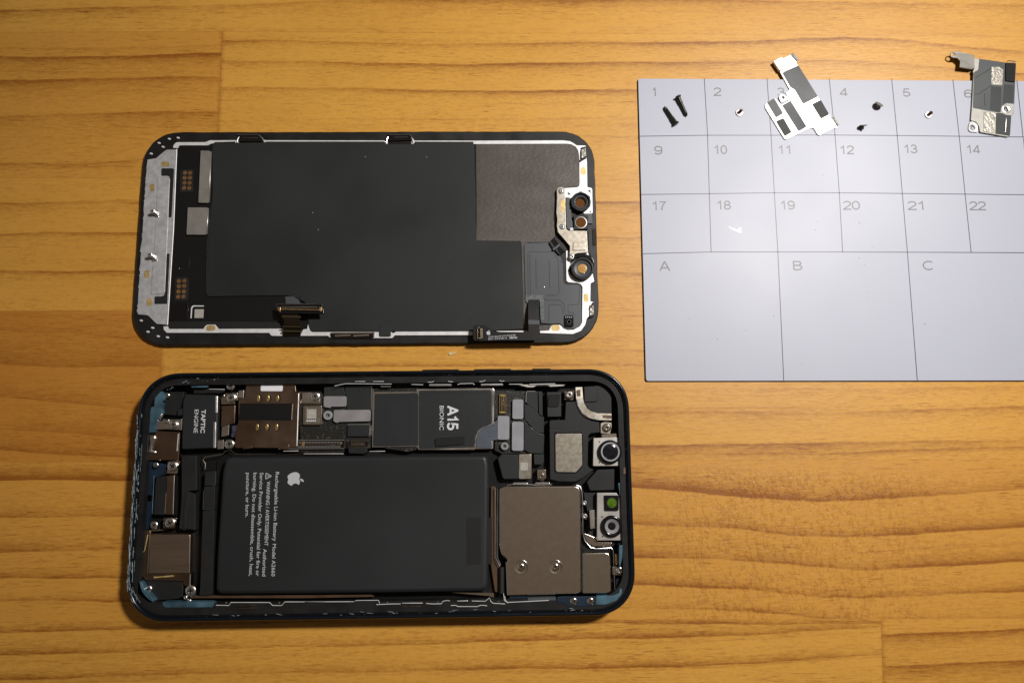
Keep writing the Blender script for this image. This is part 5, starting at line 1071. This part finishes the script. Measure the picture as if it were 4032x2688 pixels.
    b('bracket_tab', 'L 1515,938 1640,932 1640,1040 1515,1035', 4.2, 'nickel', .15, .3); screw('L', 1598, 985, 5.0, 42, root, 'silver'); b('gold_spring', 'L 1545,800 1572,800 1578,920 1550,920', 4.4, 'gold', .1, .1)
    b('hinge_bracket', 'L 895,1278 975,1275 1335,1275 1330,1362 1285,1384 1010,1385 980,1350 895,1340', 6.05, 'bluedark', .1, .25, 5.4); screw('L', 1083, 1330, 6.3, 42, root, 'nickel'); screw('L', 1272, 1330, 6.3, 42, root, 'nickel')
    b('coax_strip', 'L 562,1292 880,1286 880,1318 565,1328', 6.0, 'greyflex', .1, .1)
    # clip springs along the long sides
    def springs(lines, z, r=.13, m='alu_edge'):
        for s in lines: MB().tube([(a, c, z) for a, c in W(s, z)], r, 6).build('clip_spring', m, root)
    springs(['H 1090,1297 1240,1300 1260,1265 1710,1265 1745,1300 1850,1300 1885,1258 2352,1258', 'J 0,1258 580,1255 600,1242 855,1240 865,1275', 'J 830,1290 1000,1282 1110,1282', 'J 1128,1272 1365,1272', 'J 1405,1276 1480,1282 1580,1280 1600,1250 1650,1242 1680,1246',
             'J 1690,1300 1745,1298 1775,1312 2000,1312 2030,1298 2075,1298 2110,1305', 'J 1765,1248 1890,1246', 'J 1935,1248 2090,1250 2140,1210 2150,1250 2180,1275 2320,1282', 'J 2300,1160 2310,1240 2352,1270', 'L 305,1270 315,1320 340,1340 560,1330 800,1318'], 6.05, .11)
    springs(['H 1330,1298 1560,1298', 'H 1340,1332 1550,1330', 'J 1140,1312 1180,1310', 'J 1215,1310 1345,1312'], 6.0, .2, 'nickel_dark')
    springs(['H 1200,1268 1215,1266', 'H 1815,1266 1830,1268', 'J 950,1262 962,1260', 'J 1535,1262 1545,1255', 'J 2235,1258 2248,1258', 'J 575,1250 590,1248'], 6.1, .26, 'chrome')
    springs(['I 345,232 400,220 470,206 1005,210', 'I 1235,214 1370,218', 'I 1442,216 1695,216', 'I 1425,188 1480,186 1495,176', 'I 1660,174 1690,186 1716,182', 'I 1770,216 1800,206 1940,202 1968,216', 'I 2042,213 2290,210', 'I 2022,182 2060,180 2090,166', 'I 2255,165 2270,178 2310,174', 'K 390,226 555,226', 'K 640,226 960,220', 'I 580,180 700,180', 'I 790,180 915,180', 'G 1010,268 1190,272', 'G 1870,985 2045,982', 'I 750,988 930,986', 'I -10,1016 450,1015'], 6.05, .10)
    b('side_rail_plate', 'K 510,240 560,248 620,264 690,264 730,242 870,240 900,257 1060,248 1085,232 860,228 520,230', 5.6, 'silver_soft', .08, .1)
    for s in ('I 880,232 995,234 995,244 880,244', 'I 1440,222 1698,222 1698,232 1440,232', 'I 2040,218 2295,216 2295,226 2040,228'): b('clip_plate', s, 6.03, 'silver', .06, .05, 5.6)
    b('brown_seal', 'H 780,1190 2352,1180 J 770,1178 800,1200 10,1215 H 790,1215', 3.8, 'brown_gap', .06, .1); b('tapered_foil', 'J 1690,1150 2190,1155 2190,1210 2130,1190', 3.6, 'nickel', .06, .1)
    b('corner_seal', 'K 1730,385 1760,400 1790,420 1792,1190 1765,1210 1775,700', 5.4, 'blackplastic', .1, .2); b('side_latch', 'K 1800,1255 1830,1250 1835,1335 1800,1335', 6.0, 'nickel_dark', .1, .1, 5.0)
    b('cavity_wall', 'L 1585,20 1600,90 1660,170 1668,640 1620,700 1560,690 1650,640 1640,250 1590,150', 5.2, 'blueframe', .06, .2)
make_phone()
